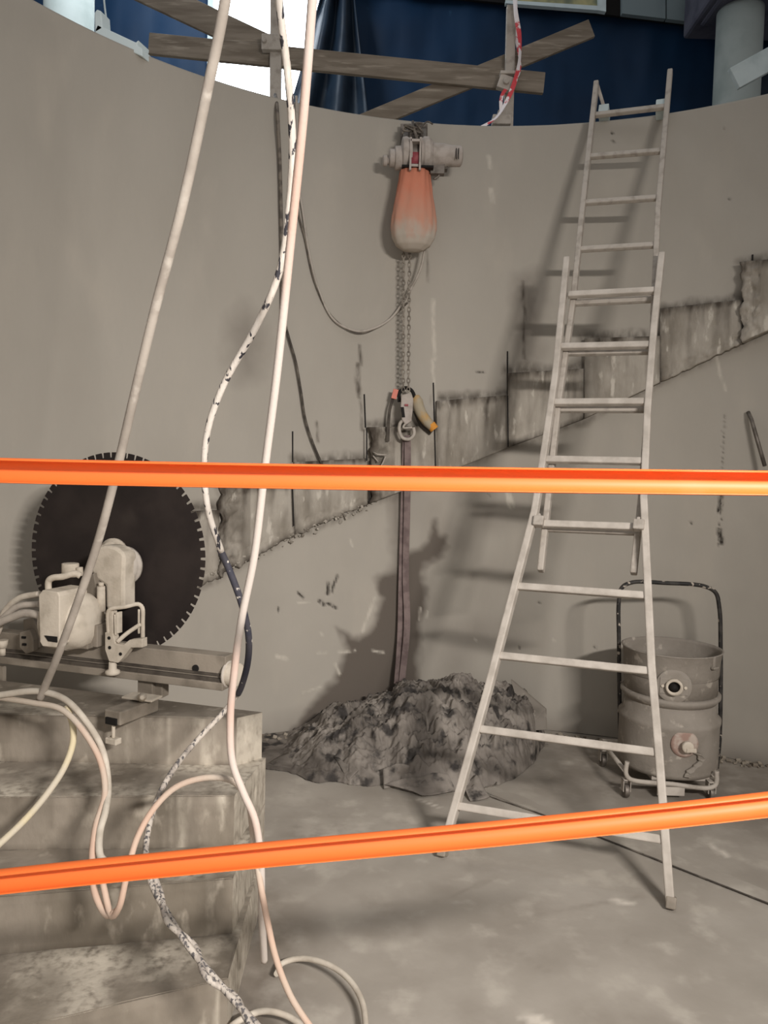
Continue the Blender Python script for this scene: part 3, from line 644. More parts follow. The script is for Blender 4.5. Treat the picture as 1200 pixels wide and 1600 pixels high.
    # clamp at left with plate
    b = MB(); b.prism([S(x, y, -.06) for x, y in [(30, 988), (46, 984), (52, 1000), (52, 1018), (40, 1022), (30, 1012)]], ey*.03); b.prism([S(x, y, -.03) for x, y in [(36, 1018), (62, 1012), (62, 985), (50, 965), (36, 968)]], ey*.05)
    b.build('side_clamp', RAILM, t, bevel=.004)
    for x, y in [(37, 996), (38, 1007)]: b = MB(); c = S(x, y, -.063); b.box(c, (.018, .006, .009), (ex, ey, ez)); b.build('bolt_hole', DARK, t)
    # foot bracket clamped onto the top step
    f = MB(); p = F(222, 1092, .725); f.box(S(232, 1080, .03)*[1, 1, 0]+[0, 0, .77], (.07, .05, .1), (ex, ey, ez)); f.box(S(252, 1082, .05)*[1, 1, 0]+[0, 0, .76], (.04, .05, .09), (ex, ey, ez))
    f.build('rail_foot', RAILM, t, bevel=.004)
    f = MB(); c0 = F(236, 1108, .745); c1 = F(186, 1128, .745); c1 = c0+(c1-c0)*1.0
    bdir = np.array([-.42, -.9, 0]); bdir /= np.linalg.norm(bdir); bs = np.array([-bdir[1], bdir[0], 0])
    c0 = F(232, 1100, .75); e_ = c0+bdir*.17
    f.box((c0+e_)/2-ez*.0, (.2, .075, .05), (bdir, bs, ez)); br_ = f.build('clamp_arm', RAILM, t, bevel=.005)
    f = MB(); f.box(e_-bdir*.0-ez*.012, (.045, .05, .024), (bdir, bs, ez)); f.build('slot', DARK, br_)
    f = MB(); f.box(F(222, 1089, .785), (.13, .07, .008), (ex, ey, ez)); f.cyl(F(222, 1090, .785), F(222, 1090, .82), .018, .008, n=16); f.build('clamp_plate', MACH, t, bevel=.002)
    f = MB(); q = e_+bdir*.008; f.cyl(q-ez*.02, q-ez*.075, .007, n=10); f.box(q-ez*.085, (.03, .05, .022), (bdir, bs, ez)); f.build('clamp_screw', MACH, t, bevel=.003)
    f = MB(); f.box(S(4, 1062, .0), (.02, .02, .12), (ex, ey, ez)); f.build('rail_foot', RAILM, t)
saw()
# hydraulic hoses of the saw motor
b = MB()
for i, (P, r) in enumerate([([(-30, 1010), (-5, 990), (8, 955), (30, 935), (62, 928)], .013), ([(-40, 1000), (2, 968), (28, 948), (62, 944)], .013), ([(-30, 985), (15, 966), (40, 958), (64, 962)], .016)]):
    mb = MB(); mb.tube(spline([S(x, y, -.1-.03*i) for x, y in P], .01), r, 10)
    tag(mb.build('saw_hose', HOSEG if i else HOSE), ['uppermost dusty hose curving into the saw motor from the left', 'middle dusty hose entering the left side of the saw motor', 'lowest and thickest dusty hose entering the saw motor'][i], 'hose')
b = MB(); b.cyl(S(4, 1000, -.12), S(4, 1012, -.12), .022, .018, n=14); b.cyl(S(4, 1012, -.12), S(4, 1024, -.12), .012, n=12); tag(b.build('hose_coupling', MACH), 'pale hose coupling at the left edge above the saw rail', 'coupling')

# ------------------------------------------------------------------ ladder
def ladder():
    L0, R0 = F(690, 1340), F(1048, 1420); m = (L0+R0)/2; T = W(985, 185)-np.array([.03, .16, 0]); d2 = T-m; d2 /= np.linalg.norm(d2); d1 = (R0-L0)/np.linalg.norm(R0-L0)
    n = np.cross(d1, d2); n /= np.linalg.norm(n)
    if n[1] > 0: n = -n       # towards the camera
    d1 = np.cross(d2, n); d1 /= np.linalg.norm(d1)
    if d1[0] < 0: d1 = -d1
    def LP(x, y, off=0): return PL(x, y, m+n*off, n)
    t = thing('extension_ladder', 'dusty flared extension ladder leaning against the round wall', 'ladder', tuple(m))
    f0 = .03
    def stile(px, off, w_, dth, mt):
        P = [LP(x, y, off) for x, y in px]; mb = MB()
        V3 = []
        for i, p in enumerate(P):
            for a, c in ((-1, -1), (1, -1), (1, 1), (-1, 1)): V3.append(p+d1*w_/2*a+n*dth/2*c)
        fs = [(i*4+k, i*4+(k+1) % 4, (i+1)*4+(k+1) % 4, (i+1)*4+k) for i in range(len(P)-1) for k in range(4)]+[(3, 2, 1, 0), tuple(range(4*len(P)-4, 4*len(P)))]
        mb.add(V3, fs); return mb.build('stile', mt, t, bevel=.006)
    stile([(690, 1338), (762, 1082), (836, 800), (852, 700), (868, 590), (886, 405)], 0, .034, .055, ALU)
    stile([(1048, 1420), (1030, 1180), (1018, 1040), (1006, 780), (1012, 640), (1022, 510), (1034, 398)], 0, .034, .055, ALU)
    stile([(845, 893), (858, 770), (872, 640), (896, 470), (910, 330), (932, 130)], -.06, .03, .05, ALU2)
    stile([(990, 897), (1003, 770), (1012, 640), (1020, 520), (1028, 330), (1047, 112)], -.06, .03, .05, ALU2)
    def rung(a, b_, off, h, dp, mt=ALU):
        A, B = LP(*a, off), LP(*b_, off); mb = MB(); dd = (B-A)/np.linalg.norm(B-A); v = np.cross(n, dd); mb.box((A+B)/2, (np.linalg.norm(B-A), dp, h), (dd, n, v)); mb.build('rung', mt, t, bevel=.006)
    for a, b_ in [((714, 1259), (1036, 1312)), ((750, 1139), (1026, 1176)), ((778, 1024), (1018, 1049)), ((806, 916), (1010, 931)), ((832, 818), (1004, 824)), ((850, 718), (1005, 721)),
                  ((866, 629), (1012, 628)), ((876, 542), (1018, 539)), ((888, 461), (1026, 454))]: rung(a, b_, .0, .034, .034)
    for a, b_ in [((851, 826), (1000, 832)), ((862, 736), (1002, 739)), ((874, 640), (1010, 640)), ((886, 552), (1016, 549)), ((898, 474), (1022, 468)),
                  ((906, 390), (1024, 383)), ((913, 317), (1029, 309)), ((921, 245), (1034, 236)), ((930, 180), (1040, 167))]: rung(a, b_, -.06, .03, .03, ALU2)
    for x, y in [((943, 168)), ((1033, 160))]:
        mb = MB(); c = LP(x, y, -.06); mb.box(c-n*.05, (.06, .1, .06), (d1, n, d2)); mb.build('hook', WHITEB, t, bevel=.004)
    mb = MB(); A = LP(933, 132, -.08); B = LP(945, 172, -.14); mb.beam(A, B, .02, .035, d1); mb.build('hook_arm', ALU, t, bevel=.003)
    for x, y in [(842, 818), (998, 824)]:
        mb = MB(); mb.box(LP(x, y-3, .02), (.05, .05, .05), (d1, n, d2)); mb.box(LP(x, y-10, .0), (.02, .04, .03), (d1, n, d2)); mb.build('locking_bracket', ALU2, t, bevel=.006)
    for (x, y) in [(691, 1337), (1048, 1419)]:
        mb = MB(); mb.box(LP(x, y, 0)+d2*.02, (.038, .06, .045), (d1, n, d2)); mb.build('foot_cap', RAILM, t, bevel=.005)
ladder()
for o_ in COL.objects:
    if o_.parent and o_.parent.name == 'extension_ladder':
        M_ = [math.hypot(v.co.x+ORG['extension_ladder'][0]-CX, v.co.y+ORG['extension_ladder'][1]-CY) for v in o_.data.vertices if v.co.z < TOP]
        if M_ and max(M_) > RW-.0: print('LADCLIP', o_.name, max(M_)-RW)

# ------------------------------------------------------------------ vacuum drum on trolley
def drum():
    Yc = 4.12; c = D(1042, 1180, Yc); cx, cy = c[0], c[1]
    z = lambda y, dy=0: D(1050, y, Yc+dy)[2]
    t = thing('vacuum_drum', 'dusty round industrial vacuum drum with hoop handle on a trolley', 'vacuum', (cx, cy, 0))
    zr = z(1012); zj = z(1102, -.2); zs = z(1135, -.22); zb = z(1215, -.22)
    R1 = 75/1200*Yc; print('DRUM', cx, cy, zr, zj, zs, zb, R1)
    b = MB(); b.lathe((cx, cy, 0), [(R1*.93, zj+.02), (R1*.93, zr-.12), (R1*.985, zr-.004), (R1, zr), (R1*1.015, zr+.006), (R1*.985, zr+.008), (R1*.965, zr-.01), (R1*.95, zr-.12), (R1*.88, zr-.14), (.01, zr-.15)], n=64, wob=lambda a, h: 1+.004*math.sin(3*a)); top = b.build('upper_tank', DRUM, t)
    b = MB(); b.lathe((cx, cy, 0), [(R1*.945, zr-.13), (R1*.5, zr-.125), (.01, zr-.125)], n=64); b.build('filter_floor', DRUMIN, top)
    b = MB(); b.lathe((cx, cy, 0), [(R1*.9, zj-.02), (R1*.96, zj), (R1*1.0, zj+.012), (R1*1.0, zj+.028), (R1*.94, zj+.034)], n=64); b.build('clamp_ring', DRUM, t)
    b = MB(); b.lathe((cx, cy, 0), [(R1*.8, zb-.01), (R1*.98, zb), (R1*1.0, zb+.02), (R1*1.0, zs-.03), (R1*1.02, zs-.015), (R1*1.02, zs+.005), (R1*.93, zs+.03), (R1*.91, zj)], n=64, wob=lambda a, h: 1+.005*math.sin(2*a+h*9)); low = b.build('lower_tank', DRUM, t)
    # front pieces: direction towards the camera
    fr = np.array([-cx, -cy, 0]); fr /= np.linalg.norm(fr); sd = np.array([-fr[1], fr[0], 0])
    if sd[0] < 0: sd = -sd
    def on(x, y, k_=.94): # point on the drum skin
        d = ray(x, y); a = d[0]**2+d[1]**2; bb = -2*(d[0]*cx+d[1]*cy); cc = cx*cx+cy*cy-(R1*k_)**2; tt = (-bb-math.sqrt(max(bb*bb-4*a*cc, 0)))/2/a; return CAMP+d*tt
    p = on(1053, 1072); nn = p-np.array([cx, cy, p[2]]); nn /= np.linalg.norm(nn); s2 = np.cross(ez, nn)
    b = MB(); b.lathe(p, [(.088, -.01), (.088, .004), (.07, .008)], nn, n=28); b.box(p+nn*.006, (.14, .012, .085), (s2, nn, ez)); fl = b.build('inlet_flange', DRUM, t, bevel=.004)
    b = MB(); b.lathe(p, [(.042, 0), (.042, .035), (.03, .037), (.03, .012), (.0, .012)], nn, n=28); b.build('inlet_pipe', MACH, fl)
    b = MB(); b.lathe(p, [(.0299, .013), (.0, .0135)], nn, n=28); b.build('inlet_hole', DARK, fl)
    for s_ in (-1, 1):
        b = MB(); q = p+s2*s_*.055+nn*.012; b.cyl(q, q+nn*.008, .008, n=8); b.build('bolt', MACH, fl)
    p = on(1070, 1163, 1.0); nn = p-np.array([cx, cy, p[2]]); nn /= np.linalg.norm(nn); s2 = np.cross(ez, nn)
    b = MB(); b.lathe(p, [(.07, -.012), (.07, .0), (.055, .006)], nn, n=24); k1 = b.build('drain_boss', REDV, t)
    b = MB(); b.lathe(p, [(.02, 0), (.02, .03), (.03, .034), (.03, .05), (.02, .055)], nn, n=16); b.box(p+nn*.05-ez*.012+s2*.015, (.05, .02, .02), (s2, nn, ez)); b.build('drain_valve', MACH, k1, bevel=.003)
    b = MB(); p = on(1112, 1035); nn = p-np.array([cx, cy, p[2]]); nn /= np.linalg.norm(nn); s2 = np.cross(ez, nn); b.box(p+nn*.008, (.02, .02, .06), (s2, nn, ez)); b.box(p+nn*.02-ez*.025, (.04, .02, .012), (s2, nn, ez)); b.build('latch', DRUM, t, bevel=.003)
    on2 = on
    # peeling strip
    b = MB(); V3 = []
    for i in range(14):
        f = i/13; q = on(1082+10*math.sin(f*5), 1172+f*40, 1.0); nn = q-np.array([cx, cy, q[2]]); nn /= np.linalg.norm(nn); wv = .012+.006*math.sin(i*2.1)
        s2 = np.cross(ez, nn); V3 += [q+nn*.016-s2*wv, q+nn*.028+s2*wv, q+nn*.012+s2*wv, q+nn*.008-s2*wv]
    fs = [(i*4+k, i*4+(k+1) % 4, i*4+4+(k+1) % 4, i*4+4+k) for i in range(13) for k in range(4)]; b.add(V3, fs+[(0, 1, 2, 3), (55, 54, 53, 52)]); b.build('peeling_strip', DRUM, t)
    # hoop handle at the back
    Yh = cy+.12; b = MB(); P = [(976, 1200), (970, 1160), (968, 1090), (967, 1000), (967, 940), (972, 918), (988, 910), (1040, 911), (1100, 916), (1118, 926), (1124, 950), (1126, 1010), (1126, 1090), (1124, 1160), (1120, 1200)]
    b.tube(spline([D(x, y, Yh) for x, y in P], .01), .0115, 12); b.build('hoop_handle', BLACKP, t)
    # trolley
    b = MB(); zf = z(1222, -.25); zfl = .10
    fy = cy-.24
    P = [D(980, 1190, fy), D(978, 1208, fy), D(984, 1217, fy), D(1050, 1225, fy), D(1108, 1231, fy), D(1118, 1226, fy), D(1120, 1205, fy)]
    b.tube(spline(P, .01), .012, 10)
    a1, a2 = D(978, 1206, fy), D(1120, 1215, fy)
    for q in (a1, a2): b.tube([q, (q[0], cy+.22, q[2])], .012, 10)
    b.tube([(a1[0], cy+.22, a1[2]), (a2[0], cy+.22, a2[2])], .012, 10); b.box((cx, cy, zb-.012), (.3, .4, .02)); tr = b.build('trolley_frame', ALU2, t)
    b = MB(); q = D(1048, 1236, fy); b.box(q, (.14, .012, .045)); b.build('rating_plate', ALU, tr, bevel=.002)
    for (x, yy) in [(a1[0]+.01, fy+.02), (a2[0]-.02, fy+.02), (a1[0]+.01, cy+.2), (a2[0]-.02, cy+.2)]:
        b = MB(); r = .035; b.cyl((x-.012, yy, r), (x+.012, yy, r), r, n=22); wh = b.build('caster', STEEL, t, bevel=.003)
        b = MB(); b.box((x-.018, yy, r+.03), (.004, .04, .06)); b.box((x+.018, yy, r+.03), (.004, .04, .06)); b.box((x, yy, r+.06), (.04, .04, .006)); b.build('caster_fork', ALU2, wh)
drum()

# ------------------------------------------------------------------ heap under crumpled sheet
def heap():
    t = thing('covered_heap', 'heap of rubble under crumpled dusty black sheeting against the wall', 'heap', tuple(F(640, 1160)))
    base = [F(x, y)[:2] for x, y in [(408, 1196), (440, 1205), (500, 1222), (590, 1228), (690, 1240), (780, 1228), (835, 1195), (850, 1160)]]
    x0, x1 = -.82, 1.05
    nx, ny = 380, 230; V3 = []; keep = []
    fx_ = [p[0] for p in base]; fy_ = [p[1] for p in base]
    tops = {}
    profx = [416, 450, 480, 520, 560, 600, 640, 690, 740, 790, 830, 850, 870]; profy = [1185, 1160, 1140, 1112, 1098, 1085, 1068, 1060, 1066, 1076, 1085, 1120, 1180]
    for j in range(ny):
        for i in range(nx):
            X = x0+(x1-x0)*i/(nx-1); yf = np.interp(X, fx_, fy_)+.02*math.sin(X*23)+.03*fbm(X*9, 1, 0); yw = CY+math.sqrt(max(0, RW**2-(X-CX)**2))-.02
            f = j/(ny-1); Y = yf+(yw-yf)*f
            # target silhouette height at ridge ( f about .62 )
            px = 600+X/(Y)*1200*1.0
            Yr = yf+(yw-yf)*.62
            xr = 600+1200*X/Yr-5; hy = np.interp(xr, profx, profy); hz = max(.01, D(xr, hy, Yr)[2])
            prof = math.sin(min(f/.62, 1)*math.pi/2)**.8 if f < .62 else 1-.35*(f-.62)/.38
            h = hz*prof
            cr = abs(fbm(X*3.2, Y*3.2, 1, 1, 3))*.09+abs(fbm(X*8, Y*8, 5, 1, 3))*.045-.045+(.35-abs(fbm(X*15+Y*6, Y*15, 9, 1, 2)))*.06+(.35-abs(fbm(X*34, Y*34+X*9, 4, 1, 2)))*.022
            en = min(1, f/.08)
            z = max(.004+.01*en, h*(1)+cr*en*min(1, .25+h*4)); z = min(z, .8)
            V3.append((X, Y, z))
    fs = [(j*nx+i, j*nx+i+1, (j+1)*nx+i+1, (j+1)*nx+i) for j in range(ny-1) for i in range(nx-1)]
    nf = len(V3); ring = [i for i in range(nx)]+[j*nx+nx-1 for j in range(1, ny)]+[(ny-1)*nx+i for i in range(nx-2, -1, -1)]+[j*nx for j in range(ny-2, 0, -1)]
    for r in ring: V3.append((V3[r][0], V3[r][1], 0))
    n = len(ring)
    sm = [True]*len(fs)
    for a in range(n): fs.append((ring[a], ring[(a+1) % n], nf+(a+1) % n, nf+a)); sm.append(False)
    mb = MB(); mb.add(V3, fs, sm); mb.build('sheet_cover', TARP, t)
    def flap(px, mt, seed, name='loose_flap'):
        mb = MB(); P = [F(x, y, z) for x, y, z in px]; c = sum(P)/len(P); V = []; 
        R_ = 6; n = len(P)
        V.append(c+np.array([0, 0, .02]))
        for r in range(1, R_+1):
            for i in range(n):
                for s in range(4):
                    q = P[i]*(1-s/4)+P[(i+1) % n]*s/4; v = c+(q-c)*r/R_; v = v+np.array([0, 0, .018*fbm(v[0]*12+seed, v[1]*12, 2)]); v[2] = max(v[2], .008); V.append(v)
        m = n*4; fs = [(0, 1+i, 1+(i+1) % m) for i in range(m)]+[(1+(r-1)*m+i, 1+r*m+i, 1+r*m+(i+1) % m, 1+(r-1)*m+(i+1) % m) for r in range(1, R_) for i in range(m)]
        mb.add(V, fs, True); o = mb.build(name, mt, t); s_ = o.modifiers.new('s', 'SOLIDIFY'); s_.thickness = .006
    flap([(600, 1225, .03), (650, 1212, .08), (700, 1208, .09), (712, 1236, .02), (660, 1242, .01)], TARP, 1)
    flap([(598, 1198, .1), (640, 1196, .12), (636, 1222, .02), (600, 1232, .01)], TARP, 3)
    flap([(415, 1194, .01), (470, 1165, .06), (500, 1185, .05), (480, 1206, .01)], TARP, 5)
    flap([(720, 1222, .04), (745, 1210, .08), (765, 1244, .02), (735, 1250, .01)], TARP, 7)
    flap([(560, 1205, .06), (520, 1180, .1), (545, 1222, .01)], TARP, 9)
    # stiff folded flap leaning at the right end
    q = lambda x, y, Y: D(x, y, Y)
    mb = MB(); mb.prism([q(798, 1062, 4.72), q(852, 1108, 4.62), q(853, 1140, 4.5), q(822, 1142, 4.5), q(810, 1110, 4.62)], (.01, .012, .0)); mb.build('stiff_flap', DRUM, t)
heap()
# thin strip lying on floor
b = MB(); A = F(752, 1236); B = F(1240, 1428); d = (B-A)/np.linalg.norm(B-A); sdv = np.array([-d[1], d[0], 0])
if sdv[1] < 0: sdv = -sdv
S_ = [A+(B-A)*k/30 for k in range(31)]
V3 = []
for i, p_ in enumerate(S_):
    wdt = .09+.02*fbm(i*.4, 2, 0); V3 += [p_+ez*.001, p_+ez*.007, p_+sdv*wdt+ez*.006, p_+sdv*wdt+ez*.0005]
b.add(V3, [(i*4+k, i*4+(k+1) % 4, i*4+4+(k+1) % 4, i*4+4+k) for i in range(30) for k in range(4)]+[(0, 1, 2, 3), (123, 122, 121, 120)])
tag(b.build('floor_strip', FLOORM), 'thin dusty strip lying across the floor from the heap to the right edge', 'strip')
b = MB(); b.tube(spline([F(735, 1216)+ez*.02, F(765, 1214)+ez*.025, F(775, 1228)+ez*.01, A-sdv*.004+ez*.004]+[A+(B-A)*f-sdv*.004+ez*.004 for f in (.25, .5, .75, 1)]), .0035, 6)  # dark tube drawn as the shadow at the strip's edge
tag(b.build('edge_shadow', WIRED), 'thin dark line drawn as the shadow along the floor strip edge', 'cable')

# ------------------------------------------------------------------ chain hoist on the wall
def hoist():
    Yh = 4.74; Hh = lambda x, y, dy=0: D(x, y, Yh+dy); sc = Yh/1200
    ax = np.array([1, -.08, -.03]); ax /= np.linalg.norm(ax); ax = np.array([.995, .08, 0.03]); ax /= np.linalg.norm(ax)
    t = thing('chain_hoist', 'dusty electric chain hoist mounted below the wall rim', 'hoist', tuple(Hh(650, 240)))
    b = MB(); b.prism([D(x, y, 4.86) for x, y in [(626, 193), (668, 193), (668, 222), (626, 222)]], (0, .09, 0)); b.beam(Hh(634, 222), D(634, 196, 4.9), .03, .02); b.beam(Hh(662, 222), D(662, 196, 4.9), .03, .02); b.build('wall_bracket', STEEL, t, bevel=.003)
    b = MB()
    for s_ in range(5):
        P = [D(640+random.uniform(-12, 22), 192+random.uniform(0, 24), 4.78+random.uniform(-.03, .03)) for _ in range(5)]; b.tube(spline(P, .01), .006, 6)
    b.tube(spline([D(660, 196, 4.85), D(668, 190, 4.83), D(676, 194, 4.85)], .01), .005, 6); b.tube(spline([D(645, 190, 4.8), D(648, 205, 4.76), D(652, 218, 4.74)], .01), .009, 8); b.build('tangled_leads', WIRE, t)
    c = Hh(650, 241)
    def seg(x0, x1, prof, name, m=MACHD, y=241):
        a = Hh(x0, y); L = (x1-x0)*sc; mb = MB(); mb.lathe(a, [(r*sc, f*L) for r, f in prof], ax, n=32); return mb.build(name, m, t, bevel=.002)
    hs = seg(627, 642, [(18, 0), (24, .1), (25, .5), (23, .8), (24, .85), (24, 1)], 'left_housing')
    seg(656, 674, [(24, 0), (24, .1), (22, .15), (25, .3), (25, .7), (20, 1)], 'right_housing')
    seg(641, 657, [(17, 0), (17, 1)], 'chain_wheel', STEEL)
    b = MB(); b.box(Hh(649, 247, -.07), (12*sc, .012, 17*sc)); b.build('red_insert', REDD, t)
    for x in (641.5, 656.5):
        b = MB(); b.box(Hh(x, 241, -.085), (3*sc, .03, 48*sc)); b.build('side_rib', MACHD, t, bevel=.002)
    b = MB(); b.box(Hh(649, 222, -.07), (15*sc, .06, 4*sc)); b.build('cross_rib', MACHD, t, bevel=.002); b = MB(); b.box(Hh(649, 261, -.05), (15*sc, .06, 4*sc)); b.build('cross_rib', MACHD, t, bevel=.002)
    seg(608, 628, [(10, 0), (13, .05), (13, .42), (17, .45), (18, .95), (18, 1)], 'gear_cover', y=247)
    seg(598, 609, [(6, 0), (8, .15), (8, .6), (5, .65), (5, 1)], 'end_cap', y=251)
    mt = seg(674, 721, [(17, 0), (18, .05), (17.5, .4), (15.5, .6), (15, .96), (12, 1)], 'motor', y=243)
    for x in (713, 716.5):
        b = MB(); q = Hh(x, 240, -15.5*sc); b.box(q, (1.3*sc, .004, 16*sc)); b.build('vent_mark', DARK, mt)
    b = MB(); b.box(Hh(652, 266, -.01), (48*sc, .13, 3*sc)); b.build('bag_hanger', DARK, t)
    b = MB(); b.box(Hh(683, 266, 0), (22*sc, .05, 14*sc)); b.box(Hh(692, 262, .03), (14*sc, .06, 9*sc)); b.tube(spline([Hh(680, 262), Hh(686, 274), Hh(678, 280)], .01), .008, 8); b.build('limit_switch', STEEL, t, bevel=.004)
    # chain bag
    prof = [(22, 0), (23, -2), (24, -14), (27, -32), (31, -52), (34, -72), (35, -88), (33, -102), (27, -113), (16, -120), (4, -122)]
    o_ = Hh(648, 267, 0)
    b = MB(); S2 = []
    dense = []
    for i in range(len(prof)-1):
        for k in range(5): f = k/5; dense.append((prof[i][0]*(1-f)+prof[i+1][0]*f, prof[i][1]*(1-f)+prof[i+1][1]*f))
    dense.append(prof[-1])
    V3 = []; n = 72
    for r, h in dense:
        for k in range(n):
            a = 2*math.pi*k/n; f = -h/122; fold = 1+.045*math.sin(5*a+.8+f*1.2)*(1-f*.7)+.03*math.sin(11*a+f*4)*(1-f*.5)+.03*fbm(math.cos(a)*2, math.sin(a)*2, f*4)
            V3.append(o_+np.array([r*sc*fold*math.cos(a)*1.0-.5*h*sc*.0, r*sc*fold*math.sin(a)*.72, h*sc]))
    m = len(dense); fs = [(i*n+k, i*n+(k+1) % n, (i+1)*n+(k+1) % n, (i+1)*n+k) for i in range(m-1) for k in range(n)]; b.add(V3, fs, True); b.add([V3[(m-1)*n+k] for k in range(n)], [tuple(range(n))])
    bg = b.build('chain_bag', BAG, t)
    # chain: two falls
    def links(x0, y0, x1, y1, Y, mbx):
        A, B = D(x0, y0, Y), D(x1, y1, Y); L = np.linalg.norm(B-A); d = (B-A)/L; N_ = int(L/.027)
        for i in range(N_):
            c_ = A+d*L*(i+.5)/N_; s_ = np.array([1, 0, 0.]) if i % 2 else np.array([.3, 1, 0.]); s_ /= np.linalg.norm(s_)
            pts = [c_+d*.017*math.cos(a)*(1.05)+s_*.0095*math.sin(a) for a in np.linspace(0, 2*math.pi, 13)[:-1]]; mbx.tube(pts, .0035, 5, closed=True)
    b = MB(); links(631, 262, 630, 612, 4.83, b); b.build('chain_fall', CHAINM, t)
    b = MB(); links(641, 262, 638, 612, 4.80, b); b.build('chain_fall', CHAINM, t)
    # bottom block and hook
    Yk = 4.84; K = lambda x, y, dy=0: D(x, y, Yk+dy)
    b = MB(); b.tube(spline([K(624, 628), K(624, 614), K(633, 606), K(643, 610), K(648, 622), K(648, 632)], .01), .011, 8); b.build('block_cover', DARK, t)
    b = MB(); b.prism([K(x, y, -.05) for x, y in [(627, 617), (640, 614), (646, 622), (645, 640), (643, 658), (634, 664), (628, 656), (626, 636)]], (0, .06, 0)); blk = b.build('hook_block', MACHD, t, bevel=.006)
    b = MB(); b.prism([K(x, y, -.056) for x, y in [(626, 636), (631, 636), (633, 652), (628, 652)]], (0, .01, 0)); b.build('block_slot', DARK, blk)
    b = MB(); b.box(K(635, 633, -.055), (.022, .01, .012)); b.build('block_mark', REDD, blk)
    b = MB(); b.tube(spline([K(634, 655, -.03), K(626, 660, -.03), K(624, 672, -.03), K(629, 684, -.03), K(640, 686, -.03), K(647, 678, -.03), K(646, 668, -.03)], .008), [.011]*1+[.011]*0 or .011, 8) if False else b.tube(spline([K(634, 655, -.03), K(626, 660, -.03), K(624, 672, -.03), K(629, 684, -.03), K(640, 686, -.03), K(647, 678, -.03), K(646, 668, -.03)], .008), .011, 8)
    b.tube(spline([K(640, 655, -.03), K(630, 668, -.05), K(644, 668, -.05)], .01), .007, 6); b.build('hook', ALU2, t)
hoist()
# control pendant strap at the hook: curved yellow holster, pink tag, dark lead
K = lambda x, y, Y=4.85: D(x, y, Y)
sl = thing('control_pendant', 'curved yellow dusty control handle hanging beside the hoist hook', 'control handle', tuple(K(665, 650)))
b = MB(); sp = spline([K(650, 618), K(653, 632), K(658, 645), K(666, 657), K(676, 668)], .008); b.tube(sp, list(np.interp(np.linspace(0, 1, len(sp)), [0, .15, .8, 1], [.02, .036, .032, .026])), 14); b.build('grip', YEL, sl)
b = MB(); b.tube(spline([K(673, 663), K(679, 671)], .004), .029, 14); b.build('orange_tip', mat('orange_tip', lin((206, 140, 60)), None, bump=0), sl)
b = MB(); b.tube(spline([K(652, 640, 4.9), K(662, 662, 4.9), K(676, 674, 4.9)], .01), .03, 12); b.build('dark_back', RAILD, sl)
b = MB(); ribbon(b, [K(625, 608), K(617, 614), K(613, 626), K(609, 640), K(607, 660), K(606, 690)], .02, lambda t: .3); tg = tag(b.build('dark_sling', RAILD), 'dark narrow sling hanging at the left of the hoist hook', 'sling')
b = MB(); b.prism([K(x, y, 4.83) for x, y in [(615, 607), (623, 609), (619, 624), (611, 622)]], (0, .012, 0)); tag(b.build('tag_label', PINK, bevel=.003), 'faded pink tag on the sling left of the hoist hook', 'tag')
b = MB(); ribbon(b, [D(637, 680, 4.84), D(637, 740, 4.86), D(636, 800, 4.88), D(634, 900, 4.89), D(636, 980, 4.88), D(628, 1064, 4.84)], .04, lambda t: .15*math.sin(t*5), th=.006, step=.05)
ribbon(b, [D(634, 682, 4.86), D(632, 760, 4.9), D(628, 900, 4.91), D(625, 1000, 4.9), D(620, 1068, 4.84)], .045, lambda t: -.5+.3*math.sin(t*4), th=.006, step=.05)
tag(b.build('lifting_strap', STRAP), 'brownish doubled lifting strap hanging from the hoist hook to the heap', 'strap')
# short bent rebar ends
b = MB(); b.tube([W(582, 706, RW-.06), W(590, 710, RW-.1), W(604, 711, RW-.1)], .005, 6); b.tube([W(603, 712, RW-.09), W(598, 724, RW-.09), W(592, 733, RW-.08)], .005, 6); b.tube([W(583, 712, RW-.08), W(591, 722, RW-.08)], .004, 6)
tag(b.build('bent_wires', ALU2), 'bent wire ends sticking from the stair remains left of the hook', 'wire')
b = MB(); b.tube([W(1169, 644, RW-.02), W(1174, 655, RW-.05), W(1195, 728, RW-.09)], .011, 8); tag(b.build('steel_pin', STEEL), 'thin steel pin hanging from the wall at the right edge', 'rod')

# cables on the wall
def wcable(name, P, r, m, label, off=.02):
    mb = MB(); mb.tube(spline([W(x, y, RW-off-(o_ if o_ else 0)) for x, y, *rest in P for o_ in [rest[0] if rest else 0]], .02), r, 8); return tag(mb.build(name, m), label, 'cable')
wcable('hoist_cable', [(664, 388, .1), (657, 420, .1), (640, 455, .06), (610, 498, .03), (578, 515, .02), (555, 517, .01), (522, 500), (497, 450), (482, 390), (473, 330), (467, 292), (463, 150)], .0075, ALU2, 'pale hoist cable hanging in a wide loop across the wall')
wcable('hoist_cable', [(640, 470, .04), (600, 505, .02), (560, 520, .01), (520, 496), (492, 440), (476, 370), (466, 330), (464, 200)], .006, WIRE, 'thinner grey cable running just inside the hoist cable loop')
wcable('wall_cable', [(441, 490), (452, 530), (462, 565), (470, 610), (477, 655), (488, 690), (503, 726)], .0075, WIRED, 'thin dark cable hanging down the wall onto the stair remains', .03)
b = MB(); b.tube(spline([D(430, 148, 5.0), W(433, 170, RW-.03), W(437, 250, RW-.03), W(439, 330, RW-.03), W(441, 430, RW-.03), W(441, 492, RW-.03)], .02), .011, 8); tag(b.build('wall_cable', WIRE), 'grey cable coming over the wall rim below the bright window', 'cable')

